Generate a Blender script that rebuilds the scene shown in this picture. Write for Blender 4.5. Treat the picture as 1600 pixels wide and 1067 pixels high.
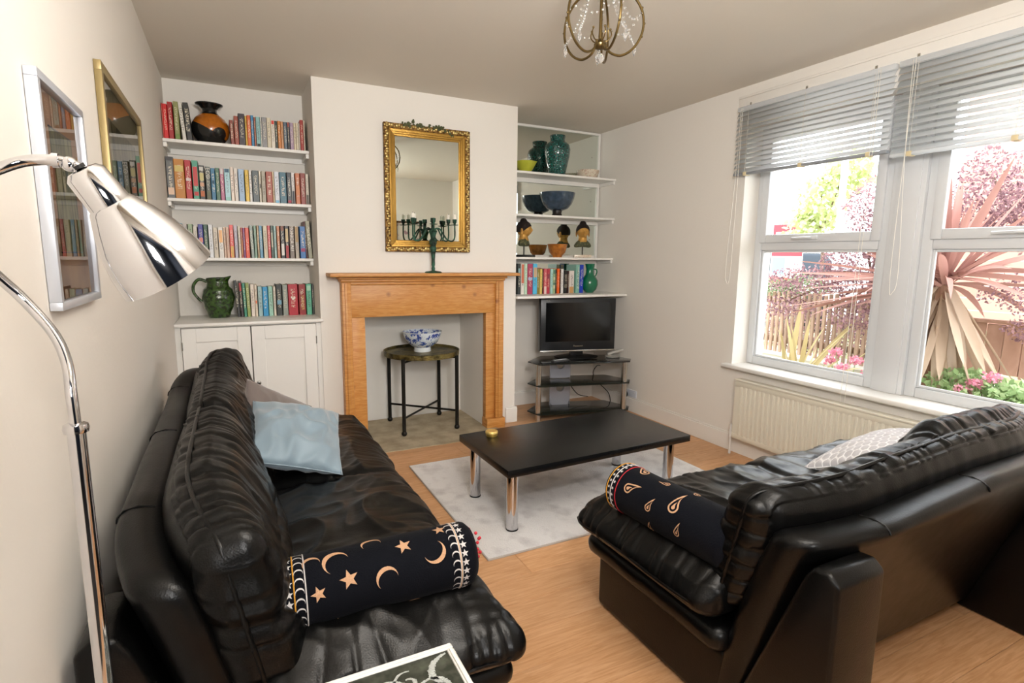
import bpy, bmesh, math, random
from mathutils import Vector, Matrix, noise

for o in list(bpy.data.objects): bpy.data.objects.remove(o)
SC = bpy.context.scene
COL = SC.collection
V = Vector
PI = math.pi
random.seed(7)

# ------------------------------------------------------------------ camera
cam_d = bpy.data.cameras.new('camera')
cam = bpy.data.objects.new('camera', cam_d)
COL.objects.link(cam)
_r = V((0.89208217, -0.45174012, 0.01096673)); _u = V((0.05871394, 0.13994189, 0.98841739)); _f = V((0.44804249, 0.88110563, -0.15136311))
m = Matrix((( _r.x, _u.x, -_f.x), (_r.y, _u.y, -_f.y), (_r.z, _u.z, -_f.z))).to_4x4()
m.translation = V((0, 0, 1.3028))
cam.matrix_world = m
cam_d.sensor_width = 36
cam_d.lens = 860.53 / 1600 * 36
cam_d.clip_start = 0.02
SC.camera = cam

# ------------------------------------------------------------------ light
SC.view_settings.view_transform = 'Standard'
SC.view_settings.look = 'None'
SC.view_settings.exposure = 0.08
SC.view_settings.gamma = 1
SC.view_settings.use_curve_mapping = False
W = bpy.data.worlds.new('sky'); SC.world = W; W.use_nodes = True
bg = W.node_tree.nodes['Background']
bg.inputs[0].default_value = (0.90, 0.95, 1.0, 1); bg.inputs[1].default_value = 6.2

def area(name, loc, target, size, power, color=(1, 1, 1), size_y=None):
    d = bpy.data.lights.new(name, 'AREA'); d.energy = power; d.color = color; d.size = size
    if size_y: d.shape = 'RECTANGLE'; d.size_y = size_y
    o = bpy.data.objects.new(name, d); COL.objects.link(o); o.location = loc
    o.rotation_euler = (V(target) - V(loc)).to_track_quat('-Z', 'Y').to_euler()
    return o
s = bpy.data.lights.new('sun', 'SUN'); s.energy = 3.0; s.angle = 0.3; s.color = (1, 0.96, 0.9)
so = bpy.data.objects.new('sun', s); COL.objects.link(so); so.rotation_euler = (0.35, -0.25, 0)
area('flash_bounced_up', (0.45, 0.15, 1.80), (0.9, 0.8, 2.4), 0.35, 60, (1, 0.97, 0.94))
area('camera_flash', (0.03, -0.04, 1.52), (0.9, 2.2, 1.0), 0.12, 4, (1, 0.98, 0.95))
area('ceiling_fill', (0.9, 0.5, 2.37), (1.0, 0.9, 0), 1.1, 26, (1, 0.96, 0.91))  # added fill just below the ceiling for floor and rug; no fitting there
area('hall_fill', (0.25, -1.75, 1.72), (1.0, 3.0, 1.0), 0.45, 34, (1, 0.98, 0.96))  # added frontal fill from behind the camera, not an actual hall lamp
pt = area('window_portal', (3.16, 1.69, 1.40), (0, 1.69, 1.40), 1.9, 1, size_y=1.7)
pt.data.cycles.is_portal = True

# ------------------------------------------------------------------ helpers
def lin(h):
    if isinstance(h, (tuple, list)): return tuple(h[:3]) + (1,)
    c = [int(h[i:i + 2], 16) / 255 for i in (0, 2, 4)]
    return tuple((x / 12.92 if x <= 0.04045 else ((x + 0.055) / 1.055) ** 2.4) for x in c) + (1,)

def mat(name, color, rough=0.5, metal=0.0, spec=0.5, bump=None, coat=0.0, noise_mix=None, trans=0.0, alpha=1, ior=1.45, sheen=0, emit=None, sss=0):
    """bump=(scale, strength, stretch) ; noise_mix=(scale, other colour, lo, hi, stretch)"""
    m = bpy.data.materials.new(name); m.use_nodes = True
    nt = m.node_tree; b = nt.nodes['Principled BSDF']
    b.inputs['Base Color'].default_value = lin(color)
    b.inputs['Roughness'].default_value = rough
    b.inputs['Metallic'].default_value = metal
    b.inputs['Specular IOR Level'].default_value = spec
    b.inputs['Coat Weight'].default_value = coat
    b.inputs['Transmission Weight'].default_value = trans
    b.inputs['IOR'].default_value = ior
    b.inputs['Sheen Weight'].default_value = sheen
    b.inputs['Alpha'].default_value = alpha
    tc = nt.nodes.new('ShaderNodeTexCoord')
    def mapping(st):
        mp = nt.nodes.new('ShaderNodeMapping'); mp.inputs['Scale'].default_value = st
        nt.links.new(tc.outputs['Object'], mp.inputs[0]); return mp.outputs[0]
    if noise_mix:
        sc, c2, lo, hi, st = noise_mix
        n = nt.nodes.new('ShaderNodeTexNoise'); n.inputs['Scale'].default_value = sc; n.inputs['Detail'].default_value = 5
        nt.links.new(mapping(st), n.inputs['Vector'])
        r = nt.nodes.new('ShaderNodeMapRange'); r.inputs[1].default_value = lo; r.inputs[2].default_value = hi
        nt.links.new(n.outputs[0], r.inputs[0])
        mx = nt.nodes.new('ShaderNodeMix'); mx.data_type = 'RGBA'
        mx.inputs[6].default_value = lin(color); mx.inputs[7].default_value = lin(c2)
        nt.links.new(r.outputs[0], mx.inputs[0]); nt.links.new(mx.outputs[2], b.inputs['Base Color'])
    if bump:
        n = nt.nodes.new('ShaderNodeTexNoise'); n.inputs['Scale'].default_value = bump[0]; n.inputs['Detail'].default_value = 4
        nt.links.new(mapping(bump[2] if len(bump) > 2 else (1, 1, 1)), n.inputs['Vector'])
        bp = nt.nodes.new('ShaderNodeBump'); bp.inputs['Strength'].default_value = bump[1]; bp.inputs['Distance'].default_value = 0.01
        nt.links.new(n.outputs[0], bp.inputs['Height']); nt.links.new(bp.outputs[0], b.inputs['Normal'])
    if emit:
        b.inputs['Emission Color'].default_value = lin(emit[0]); b.inputs['Emission Strength'].default_value = emit[1]
    return m

class G:
    def __init__(s): s.bm = bmesh.new()
    def _add(s, tmp):
        me = bpy.data.meshes.new('t'); tmp.to_mesh(me); tmp.free(); s.bm.from_mesh(me); bpy.data.meshes.remove(me)
    def box(s, x0, x1, y0, y1, z0, z1, bev=0, seg=2, M=None):
        t = bmesh.new(); bmesh.ops.create_cube(t, size=1)
        for v in t.verts: v.co = V(((x0 + x1) / 2 + v.co.x * (x1 - x0), (y0 + y1) / 2 + v.co.y * (y1 - y0), (z0 + z1) / 2 + v.co.z * (z1 - z0)))
        if bev: bmesh.ops.bevel(t, geom=t.edges[:], offset=bev, segments=seg, affect='EDGES', profile=0.5)
        if M:
            for v in t.verts: v.co = M @ v.co
        s._add(t); return s
    def prism(s, pts, a0, a1, axis='X', bev=0, seg=2):
        """pts 2-D outline; extruded along axis. X: pts=(y,z); Y: pts=(x,z); Z: pts=(x,y)"""
        t = bmesh.new()
        def mk(p, a): return {'X': (a, p[0], p[1]), 'Y': (p[0], a, p[1]), 'Z': (p[0], p[1], a)}[axis]
        A = [t.verts.new(mk(p, a0)) for p in pts]; B = [t.verts.new(mk(p, a1)) for p in pts]
        n = len(pts); t.faces.new(A); t.faces.new(B[::-1])
        for i in range(n): t.faces.new([A[i], B[i], B[(i + 1) % n], A[(i + 1) % n]])
        bmesh.ops.recalc_face_normals(t, faces=t.faces[:])
        if bev: bmesh.ops.bevel(t, geom=t.edges[:], offset=bev, segments=seg, affect='EDGES', profile=0.5)
        s._add(t); return s
    def lathe(s, prof, o=(0, 0, 0), axis=(0, 0, 1), n=28, sx=1, sy=1, cap=True):
        """prof list of (r, h)"""
        q = V((0, 0, 1)).rotation_difference(V(axis).normalized()); o = V(o)
        rings = []
        for r, h in prof:
            if r <= 1e-6: rings.append([s.bm.verts.new(o + q @ V((0, 0, h)))])
            else: rings.append([s.bm.verts.new(o + q @ V((r * sx * math.cos(2 * PI * i / n), r * sy * math.sin(2 * PI * i / n), h))) for i in range(n)])
        fs = []
        for a, b in zip(rings, rings[1:]):
            for i in range(n):
                j = (i + 1) % n
                if len(a) == 1 and len(b) == 1: continue
                if len(a) == 1: f = [a[0], b[i], b[j]]
                elif len(b) == 1: f = [a[i], b[0], a[j]]
                else: f = [a[i], b[i], b[j], a[j]]
                try: fs.append(s.bm.faces.new(f))
                except ValueError: pass
        if cap:
            for rg in (rings[0], rings[-1]):
                if len(rg) > 2: fs.append(s.bm.faces.new(rg))
        bmesh.ops.recalc_face_normals(s.bm, faces=fs)
        return s
    def cyl(s, p0, p1, r0, r1=None, n=16):
        p0 = V(p0); p1 = V(p1); L = (p1 - p0).length
        return s.lathe([(r0, 0), (r1 if r1 is not None else r0, L)], p0, p1 - p0, n)
    def ball(s, c, r, n=12, sx=1, sy=1, sz=1):
        t = bmesh.new(); bmesh.ops.create_uvsphere(t, u_segments=n, v_segments=max(6, n // 2 + 2), radius=r)
        for v in t.verts: v.co = V((v.co.x * sx, v.co.y * sy, v.co.z * sz)) + V(c)
        s._add(t); return s
    def tube(s, pts, r, n=8, closed=False, smooth=0):
        P = [V(p) for p in pts]
        if smooth: P = catmull(P, smooth, closed)
        m = len(P); rings = []; up = None
        for i, p in enumerate(P):
            a = P[(i - 1) % m] if (closed or i > 0) else P[i]; b = P[(i + 1) % m] if (closed or i < m - 1) else P[i]
            t = (b - a).normalized()
            if up is None: up = t.orthogonal().normalized()
            up = (up - t * up.dot(t)); up = up.normalized() if up.length > 1e-6 else t.orthogonal().normalized()
            w = t.cross(up); rr = r(i / (m - 1)) if callable(r) else r
            rings.append([s.bm.verts.new(p + (up * math.cos(2 * PI * k / n) + w * math.sin(2 * PI * k / n)) * rr) for k in range(n)])
        fs = []
        prs = list(zip(rings, rings[1:])) + ([(rings[-1], rings[0])] if closed else [])
        for a, b in prs:
            for k in range(n): fs.append(s.bm.faces.new([a[k], b[k], b[(k + 1) % n], a[(k + 1) % n]]))
        if not closed: fs.append(s.bm.faces.new(rings[0])); fs.append(s.bm.faces.new(rings[-1][::-1]))
        bmesh.ops.recalc_face_normals(s.bm, faces=fs)
        return s
    def face(s, pts):
        s.bm.faces.new([s.bm.verts.new(p) for p in pts]); return s
    def sheet(s, fn, nu, nv):
        g = [[s.bm.verts.new(fn(i / nu, j / nv)) for j in range(nv + 1)] for i in range(nu + 1)]
        for i in range(nu):
            for j in range(nv): s.bm.faces.new([g[i][j], g[i + 1][j], g[i + 1][j + 1], g[i][j + 1]])
        return s
    def gridbox(s, nx, ny, nz, fn):
        d = {}
        def vt(i, j, k):
            if (i, j, k) not in d: d[(i, j, k)] = s.bm.verts.new(fn(2 * i / nx - 1, 2 * j / ny - 1, 2 * k / nz - 1))
            return d[(i, j, k)]
        fs = []
        for i in range(nx):
            for j in range(ny):
                for k in (0, nz): fs.append(s.bm.faces.new([vt(i, j, k), vt(i + 1, j, k), vt(i + 1, j + 1, k), vt(i, j + 1, k)]))
        for i in range(nx):
            for k in range(nz):
                for j in (0, ny): fs.append(s.bm.faces.new([vt(i, j, k), vt(i + 1, j, k), vt(i + 1, j, k + 1), vt(i, j, k + 1)]))
        for j in range(ny):
            for k in range(nz):
                for i in (0, nx): fs.append(s.bm.faces.new([vt(i, j, k), vt(i, j + 1, k), vt(i, j + 1, k + 1), vt(i, j, k + 1)]))
        bmesh.ops.recalc_face_normals(s.bm, faces=fs)
        return s
    def displace(s, f):
        s.bm.normal_update()
        mv = [(v, v.co + v.normal * f(v.co, v.normal)) for v in s.bm.verts]
        for v, c in mv: v.co = c
        return s
    def xf(s, M):
        for v in s.bm.verts: v.co = M @ v.co
        return s

def catmull(P, k, closed=False):
    out = []; m = len(P)
    for i in range(m if closed else m - 1):
        g = lambda j: P[j % m] if closed else P[max(0, min(m - 1, j))]
        a, b, c, d = g(i - 1), g(i), g(i + 1), g(i + 2)
        for q in range(k):
            t = q / k
            out.append(0.5 * ((2 * b) + (c - a) * t + (2 * a - 5 * b + 4 * c - d) * t * t + (3 * b - a - 3 * c + d) * t ** 3))
    if not closed: out.append(P[-1])
    return out

def origin(p):
    o = V((0, 0, 0))
    while p is not None: o += V(p.location); p = p.parent
    return o

def obj(name, g, m, parent=None, world=True, smooth=40, kind=None):
    me = bpy.data.meshes.new(name)
    if world and parent is not None:
        off = origin(parent)
        for v in g.bm.verts: v.co -= off
    g.bm.to_mesh(me); g.bm.free()
    if smooth:
        me.polygons.foreach_set('use_smooth', [True] * len(me.polygons))
        me.set_sharp_from_angle(angle=math.radians(smooth))
    if m: me.materials.append(m)
    o = bpy.data.objects.new(name, me); COL.objects.link(o)
    if parent is not None: o.parent = parent
    if kind: o['kind'] = kind
    return o

def thing(name, label, cat, loc=(0, 0, 0), group=None, rz=0):
    o = bpy.data.objects.new(name, None); COL.objects.link(o); o.location = loc; o.rotation_euler = (0, 0, rz)
    o.empty_display_size = 0.05
    return tag(o, label, cat, group)

def tag(o, label, cat, group=None):
    assert 4 <= len(label.split()) <= 16, label
    o['label'] = label; o['category'] = cat
    if group: o['group'] = group
    return o

def struct(name, g, m, smooth=30):
    o = obj(name, g, m, None, smooth=smooth); o['kind'] = 'structure'; return o

def share(o, loc, rz=None, name=None):
    c = o.copy(); COL.objects.link(c); c.location = loc
    if rz is not None: c.rotation_euler = rz
    return c

def text(body, size, loc, rot, m, parent, name='lettering', align='CENTER'):
    cu = bpy.data.curves.new('txt', 'FONT'); cu.body = body; cu.size = size; cu.align_x = align; cu.align_y = 'CENTER'; cu.extrude = 0.0003; cu.resolution_u = 2
    t = bpy.data.objects.new('txt', cu); COL.objects.link(t)
    dg = bpy.context.evaluated_depsgraph_get()
    me = bpy.data.meshes.new_from_object(t.evaluated_get(dg)); bpy.data.objects.remove(t)
    me.materials.clear(); me.materials.append(m)
    o = bpy.data.objects.new(name, me); COL.objects.link(o); o.parent = parent
    o.location = V(loc) - origin(parent); o.rotation_euler = rot
    return o

def rbox(u, v, w, hx, hy, hz, r):
    p = V((u * hx, v * hy, w * hz))
    c = V((max(-hx + r, min(hx - r, p.x)), max(-hy + r, min(hy - r, p.y)), max(-hz + r, min(hz - r, p.z))))
    d = p - c
    return c + d.normalized() * r if d.length > 1e-9 else p

def nz(x, y, z): return noise.noise(V((x, y, z)))
def ridge(x, y, z): return 1 - abs(noise.noise(V((x, y, z)))) * 2

# ------------------------------------------------------------------ materials
M_wall = mat('wall_paint', 'e8e3db', 0.85, bump=(60, 0.06))
M_ceil = mat('ceiling_paint', 'ded7cb', 0.9, bump=(25, 0.05))
M_white = mat('white_gloss_paint', 'ece9e3', 0.35, bump=(30, 0.03))
M_upvc = mat('white_upvc', 'd6d8da', 0.25)
M_black = mat('black_plastic', '0c0c0d', 0.35)
M_chrome = mat('chrome', 'cfcfd2', 0.06, 1.0)
M_steel = mat('brushed_steel', 'c8c6c0', 0.25, 1.0)
M_glass = mat('clear_glass', 'ffffff', 0.0, trans=1.0, ior=1.02)
M_mirror = mat('mirror_glass', 'dfe6df', 0.01, 1.0)
M_hearth = mat('hearth_stone', 'b8aa90', 0.8, bump=(35, 0.4), noise_mix=(9, '958870', 0.35, 0.7, (1, 1, 1)))

def wood_mat(name, c1, c2, rough, scale, stretch, rnd=0.35, knots=False):
    m = bpy.data.materials.new(name); m.use_nodes = True; nt = m.node_tree; b = nt.nodes['Principled BSDF']
    tc = nt.nodes.new('ShaderNodeTexCoord'); oi = nt.nodes.new('ShaderNodeObjectInfo')
    ad = nt.nodes.new('ShaderNodeVectorMath'); ad.operation = 'ADD'
    sc = nt.nodes.new('ShaderNodeVectorMath'); sc.operation = 'SCALE'; sc.inputs[0].default_value = (13, 7, 5)
    nt.links.new(oi.outputs['Random'], sc.inputs['Scale']); nt.links.new(tc.outputs['Object'], ad.inputs[0]); nt.links.new(sc.outputs[0], ad.inputs[1])
    mp = nt.nodes.new('ShaderNodeMapping'); mp.inputs['Scale'].default_value = stretch; nt.links.new(ad.outputs[0], mp.inputs[0])
    n = nt.nodes.new('ShaderNodeTexNoise'); n.inputs['Scale'].default_value = scale; n.inputs['Detail'].default_value = 7; n.inputs['Distortion'].default_value = 1.2
    nt.links.new(mp.outputs[0], n.inputs['Vector'])
    r = nt.nodes.new('ShaderNodeMapRange'); r.inputs[1].default_value = 0.3; r.inputs[2].default_value = 0.7; nt.links.new(n.outputs[0], r.inputs[0])
    mx = nt.nodes.new('ShaderNodeMix'); mx.data_type = 'RGBA'; mx.inputs[6].default_value = lin(c1); mx.inputs[7].default_value = lin(c2)
    nt.links.new(r.outputs[0], mx.inputs[0]); last = mx.outputs[2]
    if knots:
        vo = nt.nodes.new('ShaderNodeTexVoronoi'); vo.inputs['Scale'].default_value = 7; nt.links.new(ad.outputs[0], vo.inputs['Vector'])
        kr = nt.nodes.new('ShaderNodeMapRange'); kr.inputs[1].default_value = 0.04; kr.inputs[2].default_value = 0.16; kr.inputs[3].default_value = 0.75; kr.inputs[4].default_value = 0
        nt.links.new(vo.outputs['Distance'], kr.inputs[0])
        m2 = nt.nodes.new('ShaderNodeMix'); m2.data_type = 'RGBA'; m2.inputs[7].default_value = lin('7a3d12')
        nt.links.new(kr.outputs[0], m2.inputs[0]); nt.links.new(last, m2.inputs[6]); last = m2.outputs[2]
    hs = nt.nodes.new('ShaderNodeHueSaturation'); mr = nt.nodes.new('ShaderNodeMapRange')
    mr.inputs[3].default_value = 1 - rnd / 2; mr.inputs[4].default_value = 1 + rnd / 2
    nt.links.new(oi.outputs['Random'], mr.inputs[0]); nt.links.new(mr.outputs[0], hs.inputs['Value']); nt.links.new(last, hs.inputs['Color'])
    nt.links.new(hs.outputs[0], b.inputs['Base Color'])
    b.inputs['Roughness'].default_value = rough
    bp = nt.nodes.new('ShaderNodeBump'); bp.inputs['Strength'].default_value = 0.08; bp.inputs['Distance'].default_value = 0.01
    nt.links.new(n.outputs[0], bp.inputs['Height']); nt.links.new(bp.outputs[0], b.inputs['Normal'])
    return m
M_floor = wood_mat('oak_laminate', 'd3a57c', 'bb8a5c', 0.42, 6, (1.2, 14, 1), 0.16)
M_pine = wood_mat('waxed_pine', 'd39c58', 'b8742f', 0.45, 5, (2, 2, 18), 0.1, True)
M_pineh = wood_mat('waxed_pine_across', 'd39c58', 'b8742f', 0.45, 5, (2, 8, 18), 0.1, True)

def leather():
    m = mat('black_leather', '070707', 0.32, spec=0.30)
    nt = m.node_tree; b = nt.nodes['Principled BSDF']; tc = nt.nodes.new('ShaderNodeTexCoord')
    v = nt.nodes.new('ShaderNodeTexVoronoi'); v.inputs['Scale'].default_value = 260; nt.links.new(tc.outputs['Object'], v.inputs['Vector'])
    n = nt.nodes.new('ShaderNodeTexNoise'); n.inputs['Scale'].default_value = 22; n.inputs['Detail'].default_value = 3; nt.links.new(tc.outputs['Object'], n.inputs['Vector'])
    b1 = nt.nodes.new('ShaderNodeBump'); b1.inputs['Strength'].default_value = 0.12; b1.inputs['Distance'].default_value = 0.002
    b2 = nt.nodes.new('ShaderNodeBump'); b2.inputs['Strength'].default_value = 0.035; b2.inputs['Distance'].default_value = 0.01
    nt.links.new(v.outputs[0], b1.inputs['Height']); nt.links.new(n.outputs[0], b2.inputs['Height']); nt.links.new(b1.outputs[0], b2.inputs['Normal'])
    nt.links.new(b2.outputs[0], b.inputs['Normal'])
    r = nt.nodes.new('ShaderNodeMapRange'); r.inputs[3].default_value = 0.25; r.inputs[4].default_value = 0.36
    nt.links.new(n.outputs[0], r.inputs[0]); nt.links.new(r.outputs[0], b.inputs['Roughness'])
    return m
M_leather = leather()

# ------------------------------------------------------------------ room shell
XL, XR, C1, C2, YC, YA, YA2, YF, H = -0.32, 3.02, 0.5135, 1.962, 3.805, 4.30, 4.235, -0.36, 2.4
# floor: boards running across the room
fl = struct('floor', G().box(XL - 0.1, XR + 0.1, YF - 0.1, YA + 0.1, -0.12, -0.012), mat('subfloor', '5a3c22', 0.9))
pw = 0.1585; k = 0
protos = {}
y = 1.225 - 10 * pw
while y < YA:
    x = XL - (0.35 if k % 3 == 0 else 0.75 if k % 3 == 1 else 1.05) + (k * 0.13) % 0.3
    while x < XR:
        x1 = x + 1.2; a, b = max(x, XL), min(x1, XR)
        y0, y1 = max(y, YF), min(y + pw, YA)
        if b - a > 0.03 and y1 - y0 > 0.02:
            g = G().box(a + 0.0006, b - 0.0006, y0 + 0.0006, y1 - 0.0006, -0.014, 0.0, bev=0.0012, seg=1)
            obj('floorboard', g, M_floor, fl, smooth=0)
        x = x1
    y += pw; k += 1
struct('ceiling', G().box(XL - 0.1, XR + 0.3, YF - 0.1, YA + 0.1, H, H + 0.1), M_ceil)
struct('wall_left', G().box(XL - 0.1, XL, YF - 0.1, YA + 0.1, -0.1, H), M_wall)
struct('wall_front', G().box(XL - 0.1, -.24, YF - 0.1, YF, -0.1, H).box(.98, XR + 0.3, YF - 0.1, YF, -0.1, H).box(-.24, .98, YF - 0.1, YF, 2.03, H), M_wall)
# added unseen doorway and dark hall, so the chrome lamp reflects something dark
struct('trim_6', G().box(-.31, -.24, YF, YF + .015, 0, 2.10, .004).box(.98, 1.05, YF, YF + .015, 0, 2.10, .004).box(-.24, .98, YF, YF + .015, 2.03, 2.10, .004), M_white)
M_hall = mat('added_hall_dark', '272d38', .8)
struct('wall_hall_added', G().box(-.9, -.8, YF - 2.0, YF - .1, -.1, H).box(1.2, 1.3, YF - 2.0, YF - .1, -.1, H).box(-.9, 1.3, YF - 2.1, YF - 2.0, -.1, H), M_hall)
struct('ceiling_hall_added', G().box(-.9, 1.3, YF - 2.1, YF - .1, H, H + .1), M_hall)
struct('floor_hall_added', G().box(-.9, 1.3, YF - 2.1, YF, -.12, -.005), mat('added_hall_floor_dark', '2c2622', .95))
struct('wall_back', G().box(XL, XR + 0.3, YA, YA + 0.1, -0.1, H), M_wall)
struct('wall_alcove', G().box(C2, XR, YA2, YA - 0.0005, 0, H), M_wall)
OX0, OX1, OZ = 0.786, 1.690, 0.90
g = G().box(C1, OX0, YC, YA - 0.0005, 0, H).box(OX1, C2, YC, YA - 0.0005, 0, H).box(OX0, OX1, YC, YA - 0.0005, OZ, H)
struct('wall_chimney_breast', g, M_wall)
WY0, WY1, WZ0, WZ1 = 0.75, 2.62, 0.585, 2.16
g = G().box(XR, XR + 0.3, WY1, YA + 0.1, -0.1, H).box(XR, XR + 0.3, YF - 0.1, WY0, -0.1, H).box(XR, XR + 0.3, WY0, WY1, -0.1, WZ0).box(XR, XR + 0.3, WY0, WY1, WZ1, H)
struct('wall_right', g, M_wall)
# baseboards
def skirt(name, pts):
    g = G()
    for (x0, y0, x1, y1, nx, ny) in pts:
        t = 0.018; h = 0.125
        bx = sorted((x0, x1, x0 + nx * t, x1 + nx * t)); by = sorted((y0, y1, y0 + ny * t, y1 + ny * t))
        g.box(bx[0], bx[-1], by[0], by[-1], 0, h - 0.012, 0.002, 1)
        bx = sorted((x0, x1, x0 + nx * .012, x1 + nx * .012)); by = sorted((y0, y1, y0 + ny * .012, y1 + ny * .012))
        g.box(bx[0], bx[-1], by[0], by[-1], h - 0.014, h, 0.003, 2)
    struct(name, g, M_white)
skirt('baseboard_right', [(XR, YF, XR, YA2, -1, 0)])
skirt('baseboard_left', [(XL, YF, XL, 3.79, 1, 0)])
skirt('baseboard_back', [(1.88, YC, C2 + 0.018, YC, 0, -1), (C2, YC, C2, YA2, 1, 0), (C2, YA2, XR, YA2, 0, -1)])
# hearth slab, flush with the boards
g = G().gridbox(30, 20, 1, lambda u, v, w: V((1.20 + u * 0.56, 3.90 + v * 0.38 + (0.008 * nz(u * 4, 1, 1) if v < -0.99 else 0), 0.001 + w * 0.004)))
struct('trim_1', g, M_hearth)
struct('wall_fireback', G().box(OX0 + .001, OX1 - .001, YA - 0.012, YA - 0.001, 0.005, OZ), mat('fireback_paint', 'dcd9d2', 0.8, bump=(20, 0.1)))
# ------------------------------------------------------------------ window
def window(name, y0, y1):
    z0, z1, x0, x1 = 0.60, WZ1, 3.155, 3.215
    t = 0.052
    fr = G()
    fr.box(x0, x1, y0, y0 + t, z0, z1, .006).box(x0, x1, y1 - t, y1, z0, z1, .006)
    fr.box(x0, x1, y0 + t, y1 - t, z0, z0 + t, .006).box(x0, x1, y0 + t, y1 - t, z1 - t, z1, .006)
    fr.box(x0, x1, y0 + t, y1 - t, 1.365, 1.425, .006)
    # glazing beads of the fixed lower light
    a, b, c, d = y0 + t, y1 - t, z0 + t, 1.365
    for q in ((a, a + .014, c, d), (b - .014, b, c, d), (a + .014, b - .014, c, c + .014), (a + .014, b - .014, d - .014, d)):
        fr.box(x0 + .012, x0 + .03, q[0], q[1], q[2], q[3], .004)
    f = struct(name, fr, M_upvc)
    # opening top light
    s = 0.052; a, b, c, d = y0 + t - .012, y1 - t + .012, 1.425 - .012, z1 - t + .012
    g = G()
    for q in ((a, a + s, c, d), (b - s, b, c, d), (a + s, b - s, c, c + s), (a + s, b - s, d - s, d)):
        g.box(x0 - .014, x0 + .02, q[0], q[1], q[2], q[3], .007)
    sash = obj('sash', g, M_upvc, f)
    hy = (y0 + y1) / 2
    g = G().box(x0 - .030, x0 - .014, hy - .035, hy + .035, c + .014, c + .036, .004).tube([(x0 - .034, hy, c + .026), (x0 - .045, hy + .02, c + .026), (x0 - .045, hy + .12, c + .024)], .007, 8, smooth=4)
    obj('handle', g, M_upvc, sash)
    obj('pane', G().box(x0 + .012, x0 + .016, a + s - .004, b - s + .004, c + s - .004, d - s + .004), M_glass, f, smooth=0)
    obj('pane', G().box(x0 + .032, x0 + .036, y0 + t - .004, y1 - t + .004, z0 + t - .004, 1.369), M_glass, f, smooth=0)
    return f
window('window_1', 1.765, WY1)
window('window_2', WY0, 1.605)
struct('trim_2', G().box(3.135, 3.22, 1.605, 1.765, 0.60, WZ1, .004).box(3.128, 3.136, 1.628, 1.742, 0.60, WZ1, .003), M_upvc)
struct('trim_3', G().box(2.972, 3.20, WY0 - .06, 2.675, 0.572, 0.60, .010, 3), M_white)
struct('trim_4', G().box(XR - 0.012, XR, WY0 - .1, 2.70, 2.262, 2.335, .004).box(XR - .02, XR, WY0 - .1, 2.70, 2.325, 2.34, .003), M_wall)

# ------------------------------------------------------------------ venetian blinds
M_slat = mat('blind_slat', 'f2f4f6', 0.4)
nt = M_slat.node_tree; tl = nt.nodes.new('ShaderNodeBsdfTranslucent'); tl.inputs[0].default_value = (.9, .93, .95, 1); ms = nt.nodes.new('ShaderNodeMixShader'); ms.inputs[0].default_value = .6
nt.links.new(nt.nodes['Principled BSDF'].outputs[0], ms.inputs[1]); nt.links.new(tl.outputs[0], ms.inputs[2]); nt.links.new(ms.outputs[0], nt.nodes['Material Output'].inputs[0])
M_cord = mat('blind_cord', 'eeeae0', 0.7)
M_clip = mat('clear_clip', 'd8c8a0', 0.3)
def blind(label, y0, y1, zt, zb, ncl, dark_rail):
    X = 2.975
    t = thing('venetian_blind', label, 'blind', (X, (y0 + y1) / 2, zt), 'aluminium blinds at the window')
    obj('head_rail', G().box(X - .014, X + .014, y0, y1, zt - .026, zt, .002), M_slat, t)
    obj('bottom_rail', G().box(X - .018, X + .018, y0, y1, zb, zb + .016, .004), dark_rail, t)
    n = 13
    L = y1 - y0
    def slat_mesh(tilt):
        def fn(a, b):
            s = (b - .5) * .036; c = .004 * (1 - (2 * b - 1) ** 2)
            return V((s * math.cos(tilt) - c * math.sin(tilt), (a - .5) * L + L * 0, s * math.sin(tilt) + c * math.cos(tilt)))
        g = G().sheet(fn, 1, 4)
        return g
    first = {}
    for i in range(n):
        z = zt - .042 - i * (zt - .042 - zb - .03) / (n - 1)
        tl = math.radians(58 if i < 3 else 45)
        if tl not in first:
            g = slat_mesh(tl)
            s = obj('slat', g, M_slat, t, world=False); first[tl] = s
            sm = s.modifiers.new('s', 'SOLIDIFY'); sm.thickness = .0012
        else: s = first[tl].copy(); COL.objects.link(s)
        s.location = (0, 0, z - zt)
    ys = [y0 + .09, (y0 + y1) / 2, y1 - .09]
    for yy in ys:
        g = G()
        for dx in (-.017, .017): g.tube([(X + dx, yy, zt - .02), (X + dx, yy, zb + .01)], .0009, 4)
        obj('ladder_cord', g, M_cord, t)
        obj('rail_clip', G().box(X - .021, X + .021, yy - .012, yy + .012, zb - .004, zb + .019, .003), M_clip, t)
        g = G().box(X - .002, X + .044, yy - .006 + .03, yy + .006 + .03, zt, zt + .004).box(X + .030, X + .034, yy + .024, yy + .036, zt, zt + .028)
        obj('bracket', g, M_steel, t)
    for (yy, drop, wd) in ncl:
        pts = [(X - .022, yy, zt - .01), (X - .024, yy + wd * .25, (zt + drop) / 2 + .1), (X - .024, yy + wd, drop + .12), (X - .024, yy + wd * .7, drop), (X - .024, yy - .005, drop + .1), (X - .022, yy - .012, zt - .01)]
        obj('pull_cord', G().tube(pts, .0013, 5, smooth=8), M_cord, t)
    return t
M_raild = mat('rail_grey', '8d9196', 0.35)
blind('left aluminium venetian blind, half raised over the window nearer the fireplace', 1.715, 2.665, 2.262, 1.838, [(2.63, 1.16, .035), (1.79, 0.50, .02)], M_raild)
blind('right aluminium venetian blind, half raised over the window nearer the sofa', 0.70, 1.698, 2.262, 1.812, [(1.63, 1.155, -.04)], M_slat)

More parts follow.
